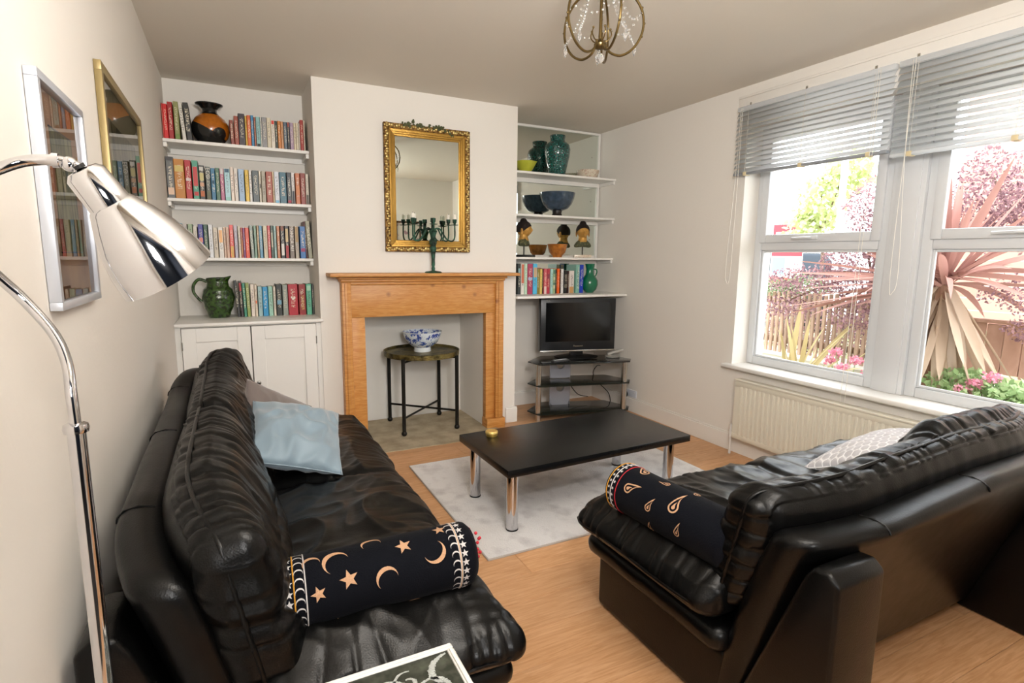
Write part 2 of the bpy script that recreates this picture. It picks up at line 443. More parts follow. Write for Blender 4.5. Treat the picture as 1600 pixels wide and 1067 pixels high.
# ------------------------------------------------------------------ radiator
M_rad = mat('radiator_enamel', 'e0dac9', 0.4)
t = thing('radiator', 'cream panel radiator under the window, behind the sofa', 'radiator', (2.96, 1.75, 0.12))
y0, y1, z0, z1, xf = 0.98, 2.50, 0.125, 0.515, 2.925
g = G()
pts = []
pit = 0.034; yy = y0 + .03; prof = [(xf, y0)]
g.box(xf, xf + .012, y0, y1, z0, z0 + .035, .004).box(xf, xf + .012, y0, y1, z1 - .035, z1, .004)
g.box(xf + .004, xf + .012, y0, y1, z0 + .03, z1 - .03)
while yy < y1 - .03:
    g.box(xf - .001, xf + .008, yy, yy + .018, z0 + .03, z1 - .03, .0035); yy += pit
g.box(xf + .045, xf + .055, y0, y1, z0, z1, .004)
obj('panel', g, M_rad, t)
obj('top_grille', G().box(xf - .004, xf + .06, y0 - .004, y1 + .004, z1, z1 + .012, .003), M_rad, t)
g = G().tube([(xf + .03, y1, z0 + .03), (xf + .03, y1 + .03, z0 + .02), (xf + .03, y1 + .03, 0)], .008, 8).cyl((xf + .03, y1 + .03, z0 + .0), (xf + .03, y1 + .03, z0 + .08), .011, n=12)
obj('valve_pipe', g, M_white, t)

# ------------------------------------------------------------------ wall socket
t = thing('wall_socket', 'white double socket on right wall beside the television stand', 'socket', (3.0, 3.66, 0.145))
obj('faceplate', G().box(3.011, 3.02, 3.585, 3.735, 0.10, 0.187, .003), mat('socket_plate', 'c9cdd6', .3), t)
obj('switch', G().box(3.008, 3.012, 3.60, 3.612, .16, .175, .001), M_upvc, t)
t = thing('power_plug', 'black plug in wall socket with its lead dropping behind stand', 'plug', (3.0, 3.71, 0.12))
obj('plug_body', G().ball((2.995, 3.705, .142), .026, 12, .6, 1, 1.1), M_black, t)
obj('lead', G().tube([(2.99, 3.705, .12), (2.985, 3.70, .07), (2.96, 3.74, .02), (2.93, 3.86, .006), (2.80, 3.98, .006)], .0035, 6, smooth=6), M_black, t)

# ------------------------------------------------------------------ left alcove
def shelf(name, label, x0, x1, yf, yb, z, th=.02, cleat=True):
    t = thing(name, label, 'shelf', ((x0 + x1) / 2, yb, z), 'white painted alcove shelves')
    obj('board', G().box(x0, x1, yf, yb, z - th, z, .002, 1), M_white, t)
    if cleat:
        obj('cleat', G().box(x0, x1, yb - .018, yb, z - th - .035, z - th, .002, 1), M_white, t)
        for (a, b) in ((x0, x0 + .02), (x1 - .02, x1)):
            obj('cleat', G().box(a, b, yf + .012, yb - .018, z - th - .028, z - th, .002, 1), M_white, t)
    return t
SZ = {'top': 1.989, 'second': 1.640, 'third': 1.279, 'cup': 0.888, 'right': 1.003}
shelf('alcove_shelf', 'topmost white shelf in left alcove, holding the black and orange vase', XL, C1, 4.034, YA, SZ['top'])
shelf('alcove_shelf', 'second white shelf down in left alcove, packed with books', XL, C1, 4.034, YA, SZ['second'])
shelf('alcove_shelf', 'third white shelf down in left alcove, packed with paperbacks', XL, C1, 4.034, YA, SZ['third'])
# cupboard
t = thing('cupboard', 'white built-in two-door cupboard at the base of left alcove', 'cupboard', (0.1, 4.0, 0))
g = G().box(XL, C1, 3.82, 3.86, .80 + .065, .866, 0).box(XL, XL + .03, 3.815, 4.28, 0, .866).box(C1 - .03, C1, 3.815, 4.28, 0, .866).box(XL + .03, C1 - .03, 3.815, 3.84, .858, .868)
g.box(XL + .03, C1 - .03, 3.815, 3.84, 0, .09).box(XL + .03, C1 - .03, 3.86, 4.28, .085, .1)
obj('carcass', g, M_white, t)
obj('worktop', G().box(XL + .001, C1 + .012, 3.775, 4.296, .868, .888, .004), M_white, t)
def door(x0, x1, z0, z1, kx):
    d = obj('door', None or (lambda g: (g.box(x0, x1, 3.806, 3.812, z0 + .01, z1 - .01), g.box(x0, x0 + .075, 3.795, 3.82, z0, z1, .002, 1), g.box(x1 - .075, x1, 3.795, 3.82, z0, z1, .002, 1), g.box(x0 + .075, x1 - .075, 3.795, 3.82, z1 - .085, z1, .002, 1), g.box(x0 + .075, x1 - .075, 3.795, 3.82, z0, z0 + .1, .002, 1), g)[-1])(G()), M_white, t)
    obj('knob', G().lathe([(.005, 0), (.005, .012), (.013, .016), (.015, .024), (.011, .03), (0, .032)], (kx, 3.795, .495), (0, -1, 0), 16), M_steel, d)
    hx = x0 if kx > (x0 + x1) / 2 else x1
    for hz in (.75, .2): obj('hinge', G().cyl((hx, 3.793, hz - .025), (hx, 3.793, hz + .025), .004, n=8), M_steel, d)
door(XL + .034, .088, .094, .856, .055)
door(.094, C1 - .034, .094, .856, .118)

# ------------------------------------------------------------------ right alcove
for i, (z, q) in enumerate(((1.98, 'topmost right alcove shelf, white, with the teal vase'), (1.648, 'second right alcove shelf down, white, with the blue bowl'), (1.305, 'third right alcove shelf down, white, with the carved heads'))):
    shelf('alcove_shelf', q, C2, XR, 3.985, YA2 - .008, z, .018)
shelf('alcove_shelf', 'lowest deep white shelf in right alcove, above the television', C2, XR, 3.775, YA2, 1.003, .02, False)
for z0, z1, q in ((2.0, 2.375, 'top mirror panel behind the teal vase'), (1.668, 1.942, 'mirror panel behind the blue bowl in right alcove'), (1.325, 1.61, 'mirror panel behind the carved heads in right alcove'), (1.005, 1.268, 'mirror panel behind the books in right alcove')):
    t = thing('wall_mirror', q, 'mirror', ((C2 + XR) / 2, YA2, z0), 'mirror panels lining the right alcove')
    obj('glass', G().box(C2 + .004, 2.99, YA2 - .006, YA2 - .001, z0, z1), M_mirror, t, smooth=0)
    for x in (C2 + .06, 2.93): obj('screw_cap', G().cyl((x, YA2 - .006, (z0 + z1) / 2), (x, YA2 - .010, (z0 + z1) / 2), .005, n=8), M_steel, t)
struct('trim_5', G().box(2.99, 3.008, YA2 - .022, YA2 - .0005, 1.01, 2.38, .003).box(C2, 3.008, YA2 - .02, YA2 - .0005, 2.376, 2.392, .003), M_white)

# ------------------------------------------------------------------ books
M_book = bpy.data.materials.new('book_cover'); M_book.use_nodes = True
def _book():
    nt = M_book.node_tree; b = nt.nodes['Principled BSDF']; b.inputs['Roughness'].default_value = .4
    oi = nt.nodes.new('ShaderNodeObjectInfo'); tc = nt.nodes.new('ShaderNodeTexCoord')
    sx = nt.nodes.new('ShaderNodeSeparateXYZ'); nt.links.new(tc.outputs['Generated'], sx.inputs[0])
    # letter-like flecks along the middle of the spine
    mp = nt.nodes.new('ShaderNodeMapping'); mp.inputs['Scale'].default_value = (5, 0, 34); nt.links.new(tc.outputs['Generated'], mp.inputs[0])
    ad = nt.nodes.new('ShaderNodeVectorMath'); ad.operation = 'ADD'; nt.links.new(mp.outputs[0], ad.inputs[0])
    cb = nt.nodes.new('ShaderNodeCombineXYZ'); mm = nt.nodes.new('ShaderNodeMath'); mm.operation = 'MULTIPLY'; mm.inputs[1].default_value = 50
    nt.links.new(oi.outputs['Random'], mm.inputs[0]); nt.links.new(mm.outputs[0], cb.inputs[1]); nt.links.new(cb.outputs[0], ad.inputs[1])
    n = nt.nodes.new('ShaderNodeTexNoise'); n.inputs['Scale'].default_value = 1.0; n.inputs['Detail'].default_value = 1; nt.links.new(ad.outputs[0], n.inputs['Vector'])
    def mth(op, a, bb, c=None):
        q = nt.nodes.new('ShaderNodeMath'); q.operation = op
        for i, s in enumerate((a, bb)):
            if isinstance(s, (int, float)): q.inputs[i].default_value = s
            else: nt.links.new(s, q.inputs[i])
        return q.outputs[0]
    m1 = mth('GREATER_THAN', n.outputs[0], .53)
    ax = mth('ABSOLUTE', mth('SUBTRACT', sx.outputs[0], .5), 0); m2 = mth('LESS_THAN', ax, .22)
    az = mth('ABSOLUTE', mth('SUBTRACT', sx.outputs[2], .55), 0); m3 = mth('LESS_THAN', az, .30)
    mk = mth('MULTIPLY', mth('MULTIPLY', m1, m2), mth('MULTIPLY', m3, .62))
    bw = nt.nodes.new('ShaderNodeRGBToBW'); nt.links.new(oi.outputs['Color'], bw.inputs[0])
    dk = mth('LESS_THAN', bw.outputs[0], .33)
    c2 = nt.nodes.new('ShaderNodeMix'); c2.data_type = 'RGBA'; nt.links.new(dk, c2.inputs[0]); c2.inputs[6].default_value = lin('4a3c34'); c2.inputs[7].default_value = lin('efe4c8')
    mx = nt.nodes.new('ShaderNodeMix'); mx.data_type = 'RGBA'; nt.links.new(mk, mx.inputs[0]); nt.links.new(oi.outputs['Color'], mx.inputs[6]); nt.links.new(c2.outputs[2], mx.inputs[7])
    nt.links.new(mx.outputs[2], b.inputs['Base Color'])
_book()
M_band = bpy.data.materials.new('book_band'); M_band.use_nodes = True
_oi = M_band.node_tree.nodes.new('ShaderNodeObjectInfo'); M_band.node_tree.links.new(_oi.outputs['Color'], M_band.node_tree.nodes['Principled BSDF'].inputs['Base Color'])
M_page = mat('book_pages', 'd8cdb4', .9, bump=(300, .3, (1, 1, .02)))
ORD = ['first', 'second', 'third', 'fourth', 'fifth', 'sixth', 'seventh', 'eighth', 'ninth', 'tenth', '11th', '12th', '13th', '14th', '15th', '16th', '17th', '18th', '19th', '20th', '21st', '22nd', '23rd', '24th', '25th', '26th', '27th', '28th', '29th', '30th', '31st', '32nd', '33rd', '34th', '35th', '36th']
SN = {'top': 'top shelf of left alcove', 'second': 'second shelf of left alcove', 'third': 'third shelf of left alcove', 'cup': 'top of the cupboard', 'right': 'lowest shelf of right alcove'}
SY = {'top': 4.06, 'second': 4.06, 'third': 4.06, 'cup': 4.09, 'right': 3.99}
# extra bands: shelf, index -> [(z0, z1, colour)] fractions of the spine
BANDS = {('top', 3): [(.0, .16, '6f8a3a')], ('top', 13): [(0, .12, '1c1c1c')], ('top', 17): [(.86, 1, 'd8301c')], ('top', 22): [(.82, 1, 'b85a4a')],
 ('second', 0): [(.08, .26, 'e8c8ae'), (.9, 1, '4a4848')], ('second', 1): [(.68, .84, 'd8c070')], ('second', 3): [(.34, .84, 'cc4a4a'), (.09, .2, 'c84040')],
 ('second', 2): [(.46, .54, 'd8c8c4')], ('second', 4): [(.55, .78, 'c8bc80'), (.38, .50, 'c89878'), (.08, .26, 'c06838'), (.84, .96, 'cfccc4')], ('second', 5): [(0, .28, '6a6a50')], ('second', 6): [(.5, .62, '154c66')], ('second', 8): [(.82, 1, 'd4d0cc')], ('second', 9): [(.88, 1, '3a5c74'), (0, .12, '98ccc4')],
 ('second', 16): [(.45, .6, '2c2420')], ('second', 20): [(0, .1, '7ab4d4')], ('second', 22): [(.03, .12, 'b02840')], ('second', 23): [(0, .42, '30323c')], ('second', 26): [(0, .32, '4a4640')], ('second', 24): [(.3, .6, 'd88a58')],
 ('third', 2): [(0, .58, 'd8a030')], ('third', 6): [(.45, .60, 'e09080')], ('third', 10): [(.5, .92, 'f0b880'), (.0, .22, 'dcd8d2')], ('third', 13): [(0, .36, 'd8b05c')], ('third', 16): [(.1, .6, 'c89860')], ('third', 18): [(.6, 1, 'e07468')],
 ('third', 25): [(.34, .78, 'c4c0ac')], ('third', 28): [(.84, 1, '8a5844'), (.08, .45, 'e6e2da')], ('third', 29): [(0, .4, 'b03438'), (.5, .92, 'd8c090')], ('third', 31): [(.5, .98, 'b09060')], ('third', 32): [(.2, .32, '9a3a64')],
 ('cup', 1): [(.72, .95, 'b8242c')], ('cup', 5): [(.4, .5, 'd8602c')], ('cup', 10): [(.35, .5, '70a0b8')], ('cup', 14): [(.78, .95, 'a8d4b8')],
 ('right', 0): [(.6, .85, '8ab0b4')], ('right', 1): [(.36, .98, 'c86848')], ('right', 3): [(.46, .56, 'a8b4d0')], ('right', 4): [(.55, .88, 'c8a880')], ('right', 8): [(.0, .3, 'e0c8c0')], ('right', 9): [(.6, .8, '8a3a48')],
 ('right', 11): [(.8, .96, '4c7868'), (.55, .68, 'd0c8a0'), (.2, .34, 'd0c8a0'), (.36, .44, '4c7868')], ('right', 19): [(0, .3, 'c89860')]}
def make_book(sk, i, x0, w, h, lean, col, desc):
    z = SZ[sk]; yf = SY[sk]
    if abs(lean) < .045 and 'leaning' not in desc: lean = 0
    if lean > 0: lean = 0
    x0 = max(x0, XL + .004) if sk != 'right' else x0
    lim = C1 - .002 if sk != 'right' else XR
    w = min(w, lim - x0)
    nx_ = BOOKS[sk][i + 1][0] if i + 1 < len(BOOKS[sk]) else 9
    if nx_ - .0004 - x0 > .005: w = min(w, nx_ - .0004 - x0)
    nm = desc + ' book, ' + ORD[i] + ' from left on ' + SN[sk]
    t = thing('book', nm, 'book', (x0, yf, z), 'books on the ' + SN[sk])
    ang = math.atan(lean); rnd = random.Random(hash_(sk, i)); d = min(.155, .13 + h * .12 + rnd.uniform(-.01, .01)); dy = rnd.uniform(-.006, .004)
    r = .0022
    pts = [(0, d), (0, r + .002), (r, 0), (w - r, 0), (w, r + .002), (w, d), (w - .0018, d), (w - .0018, .004), (.0018, .004), (.0018, d)]
    M = Matrix.Rotation(ang, 4, 'Y')
    g = G().prism([(a, b + dy) for a, b in pts], 0, h, 'Z').xf(M)
    lift = (math.sin(-ang) * 0)
    c = obj('cover', g, M_book, t, world=False, smooth=0); c.color = lin(col)
    g = G().box(.0018, w - .0018, .004 + dy, d - .004 + dy, .003, h - .004).xf(M)
    obj('pages', g, M_page, t, world=False, smooth=0)
    for (a, b, cc) in BANDS.get((sk, i), []):
        g = G().box(.003 + w * .04, w - .003 - w * .04, -.0006 + dy, .002 + dy, h * a + .001, h * b - .001).xf(M)
        q = obj('spine_band', g, M_band, t, world=False, smooth=0); q.color = lin(cc)
    return t
def hash_(a, b): return sum(ord(c) for c in a) * 131 + b * 17
BOOKS={
'top':[
(-0.329, 0.017, 0.205, 0.049, 'e0645a', 'thin salmon-red'),
(-0.31, 0.023, 0.202, 0.04, 'd01616', 'bright red'),
(-0.285, 0.026, 0.216, 0.051, 'a81c1c', 'dark red'),
(-0.254, 0.027, 0.222, 0.027, '8e8f55', 'olive-green, orange-lettered'),
(-0.214, 0.02, 0.221, -0.067, 'ddd8cc', 'slim white leaning'),
(-0.19, 0.029, 0.223, -0.067, '2c2a26', 'leaning black picture-spined'),
(0.051, 0.0205, 0.149, -0.04, '8a3a25', 'worn brown leaning'),
(0.0725, 0.024, 0.177, 0.034, '9a4228', 'reddish-brown'),
(0.0975, 0.037, 0.196, 0.036, '2a1c26', 'tall black cream-lettered'),
(0.1355, 0.011, 0.184, 0.043, 'd8b040', 'thin yellow'),
(0.1475, 0.021, 0.19, 0.032, 'd85f16', 'orange'),
(0.1695, 0.016, 0.192, 0.026, '2a7fae', 'blue'),
(0.1865, 0.011, 0.182, 0.038, 'a05030', 'thin brown'),
(0.1985, 0.025, 0.188, 0.027, '86b4b2', 'pale teal'),
(0.2245, 0.008, 0.189, 0.037, 'e4e0d6', 'very thin white'),
(0.2335, 0.029, 0.188, 0.027, '8c8a8a', 'grey'),
(0.2635, 0.023, 0.189, 0.021, 'd8ccb0', 'cream'),
(0.2875, 0.023, 0.175, 0.029, 'e6dccb', 'white, red-topped'),
(0.3115, 0.015, 0.175, 0.034, '27342a', 'black-green'),
(0.3275, 0.018, 0.176, 0.023, 'c87828', 'amber'),
(0.3465, 0.016, 0.175, 0.034, 'cc9260', 'tan orange'),
(0.3635, 0.021, 0.174, 0.034, '50606e', 'slate-blue'),
(0.3855, 0.015, 0.175, 0.029, '232022', 'black flower-topped'),
(0.4015, 0.022, 0.173, 0.029, 'a68ca2', 'mauve'),
(0.4245, 0.015, 0.175, 0.04, 'dccdae', 'cream'),
(0.441, 0.012, 0.176, 0.034, 'e2d6bd', 'pale cream'),
(0.454, 0.011, 0.176, 0.04, 'c8beb0', 'greyish cream'),
(0.466, 0.02, 0.198, 0.03, 'a82818', 'dark red'),
(0.487, 0.008, 0.197, 0.036, 'e0d4bc', 'thin cream'),
],
'second':[
(-0.324, 0.041, 0.246, 0.028, '6c6d6c', 'tall grey silver-lettered'),
(-0.276, 0.055, 0.236, 0.03, 'c27d1c', 'thick ochre'),
(-0.218, 0.034, 0.233, 0.026, 'b4161e', 'red, white-figured'),
(-0.179, 0.033, 0.235, 0.017, '45987c', 'green with red panel'),
(-0.143, 0.03, 0.208, 0.029, '1c1a18', 'black cream-panelled'),
(-0.107, 0.027, 0.202, 0.035, '3a4540', 'charcoal'),
(-0.078, 0.024, 0.196, 0.036, '1f6c92', 'blue'),
(-0.052, 0.023, 0.199, 0.035, '3a6648', 'dark green'),
(-0.027, 0.022, 0.196, 0.031, 'b05f7f', 'pink, white-topped'),
(-0.002, 0.032, 0.198, 0.02, 'a9d2d8', 'pale aqua'),
(0.032, 0.019, 0.211, 0.038, 'e8d6c6', 'cream'),
(0.053, 0.021, 0.205, 0.039, 'e2d8cc', 'white-grey'),
(0.078, 0.033, 0.202, 0.035, '98b4d2', 'light blue'),
(0.116, 0.022, 0.201, 0.035, 'e2b81c', 'bright yellow'),
(0.14, 0.016, 0.201, 0.03, 'dcd8d2', 'white'),
(0.159, 0.038, 0.2, 0.025, '3e4a4c', 'dark slate'),
(0.198, 0.013, 0.199, 0.035, 'dcd2be', 'thin cream black-banded'),
(0.214, 0.024, 0.201, 0.03, 'a69c86', 'tan'),
(0.241, 0.037, 0.2, 0.015, 'a03c16', 'rust'),
(0.279, 0.01, 0.201, 0.035, 'e0cca4', 'thin pale'),
(0.291, 0.029, 0.202, 0.03, 'd4d8e0', 'white, blue-footed'),
(0.322, 0.042, 0.202, 0.01, '1f6072', 'teal, pale-lettered'),
(0.368, 0.027, 0.204, 0.025, '2e3036', 'black silver-lettered'),
(0.396, 0.02, 0.204, 0.034, 'd8d4d0', 'white, navy-footed'),
(0.421, 0.028, 0.203, 0.02, 'c66c38', 'orange-brown'),
(0.452, 0.031, 0.205, 0.015, '8e2c14', 'dark rust'),
(0.486, 0.019, 0.202, 0.02, 'dcd2be', 'cream black-spotted'),
],
'third':[
(-0.322, 0.012, 0.188, 0.021, '2c2a30', 'black'),
(-0.309, 0.018, 0.189, 0.032, '3c4250', 'navy-grey'),
(-0.287, 0.027, 0.211, 0.028, '5aacc6', 'sky-blue, yellow-footed'),
(-0.253, 0.024, 0.207, 0.019, 'b8aeaa', 'grey, black-edged'),
(-0.225, 0.025, 0.208, 0.024, '96a886', 'sage-green'),
(-0.197, 0.022, 0.193, 0.036, 'd2cabb', 'off-white'),
(-0.17, 0.028, 0.208, 0.024, '38328c', 'purple-blue with orange sun'),
(-0.14, 0.023, 0.208, 0.043, '2a5038', 'dark green'),
(-0.113, 0.024, 0.208, 0.034, 'dfe0e2', 'white blue-marked'),
(-0.087, 0.025, 0.19, 0.047, 'cabda9', 'beige'),
(-0.058, 0.027, 0.191, 0.042, 'e8e2da', 'white with orange flash'),
(-0.029, 0.013, 0.193, 0.041, 'd4b49c', 'thin peach'),
(-0.014, 0.017, 0.194, 0.041, 'd6ae96', 'peach'),
(0.006, 0.023, 0.21, 0.043, 'e2524e', 'coral, yellow-footed'),
(0.033, 0.018, 0.208, 0.038, 'b9b3c2', 'lavender-grey'),
(0.056, 0.014, 0.205, 0.01, 'd8ccb8', 'cream'),
(0.071, 0.012, 0.194, 0.036, 'a8432a', 'rust'),
(0.084, 0.012, 0.194, 0.036, '81407e', 'purple'),
(0.097, 0.023, 0.195, 0.036, 'e24a18', 'orange-red'),
(0.129, 0.019, 0.21, -0.029, '8c9a92', 'leaning grey-green'),
(0.15, 0.015, 0.211, -0.005, '84a490', 'leaning pale green'),
(0.167, 0.013, 0.211, 0.009, 'a88a62', 'thin leaning tan'),
(0.182, 0.019, 0.211, -0.009, '5c94b4', 'leaning blue'),
(0.205, 0.025, 0.21, -0.005, 'ccbfa2', 'cream with faded letters'),
(0.232, 0.017, 0.213, 0.005, 'cc4a50', 'red'),
(0.251, 0.017, 0.214, 0.023, '2a4838', 'dark green white-panelled'),
(0.27, 0.015, 0.212, 0.019, '9cbcb8', 'pale teal'),
(0.289, 0.018, 0.212, 0.005, 'c67a4c', 'orange-brown'),
(0.311, 0.025, 0.214, 0.014, '1c1a1c', 'black white-lettered'),
(0.339, 0.024, 0.215, 0.009, '2a1e1e', 'black, red-footed'),
(0.367, 0.029, 0.215, 0.0, '7c6c62', 'brown MONICA ALI'),
(0.402, 0.024, 0.215, 0.0, 'b8aa98', 'stone'),
(0.433, 0.035, 0.215, -0.014, '2a6cac', 'bright blue'),
(0.471, 0.01, 0.248, -0.044, '5a1c18', 'thin leaning maroon'),
(0.484, 0.027, 0.251, -0.056, '96947c', 'leaning olive-grey'),
],
'cup':[
(0.027, 0.017, 0.242, -0.066, '1c1a18', 'leaning black yellow-lettered'),
(0.046, 0.017, 0.238, -0.029, '2a1a18', 'leaning black red-topped'),
(0.066, 0.016, 0.224, -0.027, '3a8a70', 'leaning green'),
(0.085, 0.02, 0.224, -0.022, '8c9a50', 'leaning olive-yellow'),
(0.109, 0.023, 0.216, -0.019, 'e2d4c6', 'cream with orange dot'),
(0.134, 0.015, 0.214, 0.019, 'dccdb8', 'thin cream'),
(0.154, 0.026, 0.201, 0.03, '9cb8b8', 'grey-blue'),
(0.182, 0.033, 0.198, 0.03, '1f90c4', 'vivid blue'),
(0.218, 0.027, 0.2, 0.025, '98c4b0', 'pale mint'),
(0.249, 0.015, 0.2, 0.03, 'dad0bf', 'thin white'),
(0.268, 0.035, 0.214, 0.019, '20241e', 'black cream-lettered'),
(0.308, 0.033, 0.211, 0.024, '92988e', 'grey'),
(0.344, 0.062, 0.213, 0.019, 'b41628', 'thick red with white bird'),
(0.412, 0.045, 0.212, 0.019, '901c18', 'dark red gold-lettered'),
(0.462, 0.034, 0.214, 0.019, '62b492', 'mint-green'),
(0.499, 0.013, 0.211, 0.019, '3a3c3a', 'thin charcoal'),
],
'right':[
(2.076, 0.026, 0.247, -0.012, '2c3434', 'black'),
(2.105, 0.029, 0.249, -0.012, 'e6e0d6', 'white red-lettered'),
(2.138, 0.025, 0.249, -0.016, 'c2dcc2', 'pale mint'),
(2.166, 0.048, 0.247, -0.008, 'aa3558', 'crimson'),
(2.215, 0.039, 0.249, -0.004, '50b4dc', 'sky-blue'),
(2.257, 0.022, 0.206, -0.01, '8a7a30', 'olive'),
(2.282, 0.023, 0.206, -0.01, 'dcc266', 'pale yellow'),
(2.307, 0.009, 0.204, -0.01, '3a2a24', 'thin dark brown'),
(2.318, 0.03, 0.208, -0.01, 'c85c62', 'salmon'),
(2.351, 0.03, 0.206, -0.01, 'b2303e', 'red'),
(2.384, 0.024, 0.206, -0.015, 'a2ccc4', 'pale aqua'),
(2.41, 0.025, 0.206, -0.01, '98ac80', 'chequered green'),
(2.437, 0.01, 0.204, -0.015, '302c26', 'thin black'),
(2.449, 0.025, 0.208, -0.014, 'e6601a', 'orange'),
(2.476, 0.009, 0.203, -0.015, '2a221e', 'very thin black'),
(2.487, 0.027, 0.206, -0.015, 'e2e0dc', 'white'),
(2.517, 0.017, 0.19, -0.021, '1c1c1c', 'black'),
(2.536, 0.016, 0.19, -0.021, '222222', 'thin black'),
(2.554, 0.014, 0.19, -0.026, '3c1a18', 'dark maroon'),
(2.572, 0.049, 0.19, -0.016, 'dad2ca', 'off-white'),
(2.637, 0.039, 0.241, -0.017, '82b4a4', 'tall mint'),
(2.678, 0.039, 0.241, -0.017, '1638b2', 'royal blue white-lettered'),
],
}

booktop = {}
for sk, L in BOOKS.items():
    for i, q in enumerate(L): booktop[(sk, i)] = make_book(sk, i, *q)
M_ink = mat('pale_lettering', 'e6e0d4', .5)
M_gold_ink = mat('gilt_lettering', 'd8b060', .4)
def spine_text(sk, i, s, size, zf, m, rot=-PI / 2, col=False):
    x0, w, h = BOOKS[sk][i][:3]; t = booktop[(sk, i)]
    if col:
        for k, ch in enumerate(s): text(ch, size, (t.location.x + w / 2, SY[sk] - .0085, SZ[sk] + h * .88 - k * h * .115), (PI / 2, 0, 0), m, t)
    else:
        text(s, size, (t.location.x + w / 2, SY[sk] - .0085, SZ[sk] + h * zf), (PI / 2, -rot, 0), m, t)
spine_text('third', 30, 'MONICA ALI', .030, .62, M_ink)
spine_text('second', 5, 'ECO', .034, .80, M_ink)
spine_text('cup', 13, 'MURDER', .026, .40, M_gold_ink)
spine_text('right', 20, 'JACKSON', .030, .5, M_ink, col=True)
# white bird on the thick red book
x0, w, h = BOOKS['cup'][12][:3]
bx, bz, by = x0 + w / 2, SZ['cup'] + h * .55, SY['cup'] - .0075
g = G().prism([(bx - .014, bz + .016), (bx - .003, bz + .004), (bx + .006, bz + .010), (bx + .016, bz + .004), (bx + .008, bz - .003), (bx + .002, bz - .012), (bx - .012, bz - .012), (bx - .006, bz - .004), (bx - .016, bz + .002)], by - .0004, by + .0004, 'Y')
obj('bird_emblem', g, M_ink, booktop[('cup', 12)], smooth=0)
# ------------------------------------------------------------------ fireplace surround
t = thing('fireplace_surround', 'waxed pine fireplace surround with mantel shelf around the open hearth', 'fireplace', (1.24, YC, 0))
Y0 = YC
obj('mantel_shelf', G().box(.555, 1.905, Y0 - .185, Y0, 1.166, 1.188, .004), M_pineh, t)
g = G().box(.62, 1.835, Y0 - .115, Y0, 1.146, 1.166, .006).box(.632, 1.823, Y0 - .10, Y0, 1.128, 1.147, .006)
obj('cornice_moulding', g, M_pineh, t)
obj('frieze', G().box(.700, 1.758, Y0 - .062, Y0, .890, 1.118, .003), M_pineh, t)
for x0, x1, inner in ((.640, .700, 1), (1.758, 1.822, -1)):
    obj('outer_moulding', G().box(x0, x1, Y0 - .082, Y0, .0 if inner > 0 else .075, 1.13, .006).box(x0 + .018, x1 - .02, Y0 - .09, Y0 - .07, .0 if inner > 0 else .075, 1.12, .004), M_pine, t)
obj('top_moulding', G().box(.700, 1.758, Y0 - .078, Y0, 1.108, 1.13, .005), M_pineh, t)
obj('pilaster', G().box(.700, .790, Y0 - .055, Y0, 0, .8895, .003), M_pine, t)
obj('pilaster', G().box(1.686, 1.758, Y0 - .055, Y0, .075, .8895, .003), M_pine, t)
obj('plinth_block', G().box(1.680, 1.832, Y0 - .10, Y0, 0, .075, .004), M_pine, t)

# ------------------------------------------------------------------ gilt mirror
M_gilt = mat('gilt_frame', 'b08840', .38, .7, bump=(70, .25))
M_gilt2 = mat('ornate_gilt', '8e6a34', .45, .6, bump=(55, 1.0), noise_mix=(60, '40260f', .45, .62, (1, 1, 1)))
mx0, mx1, mz0, mz1 = .952, 1.567, 1.332, 2.176
t = thing('mirror', 'rectangular gilt framed mirror on the chimney breast above the mantel', 'mirror', (1.26, YC, mz0))
def frame4(x0, x1, z0, z1, w, y0, y1, bev=.004):
    g = G()
    def pr(a): g.prism(a, y0, y1, 'Y', bev)
    pr([(x0, z0), (x1, z0), (x1 - w, z0 + w), (x0 + w, z0 + w)]); pr([(x0, z1), (x0 + w, z1 - w), (x1 - w, z1 - w), (x1, z1)])
    pr([(x0, z0), (x0 + w, z0 + w), (x0 + w, z1 - w), (x0, z1)]); pr([(x1, z0), (x1, z1), (x1 - w, z1 - w), (x1 - w, z0 + w)])
    return g
obj('ornate_border', frame4(mx0, mx1, mz0, mz1, .036, YC - .034, YC - .001), M_gilt2, t)
g = frame4(mx0 + .034, mx1 - .034, mz0 + .034, mz1 - .034, .02, YC - .030, YC - .001, .003)
for q, w_, yy in ((.050, .016, .024), (.063, .016, .018)):
    h = frame4(mx0 + q, mx1 - q, mz0 + q, mz1 - q, w_, YC - yy, YC - .001, .003)
    me = bpy.data.meshes.new('t'); h.bm.to_mesh(me); g.bm.from_mesh(me); bpy.data.meshes.remove(me)
obj('gilt_slip', g, M_gilt, t)
obj('mirror_glass', G().box(mx0 + .07, mx1 - .07, YC - .010, YC - .004, mz0 + .07, mz1 - .07), M_mirror, t, smooth=0)
g = G(); rr = random.Random(3)
for side in range(4):
    L = (mx1 - mx0) if side < 2 else (mz1 - mz0)
    n = int(L / .016)
    for i in range(n):
        a = (i + .5) / n; off = .018 + .006 * math.sin(i * 1.9)
        if side == 0: c = (mx0 + a * L, mz0 + off)
        elif side == 1: c = (mx0 + a * L, mz1 - off)
        elif side == 2: c = (mx0 + off, mz0 + a * L)
        else: c = (mx1 - off, mz0 + a * L)
        g.ball((c[0], YC - .036, c[1]), rr.uniform(.005, .0085), 6, rr.uniform(.8, 1.5), .7, rr.uniform(.8, 1.5))
obj('leaf_carving', g, mat('carving_gilt', 'c8b070', .35, .6), t, kind='stuff')
g = G()
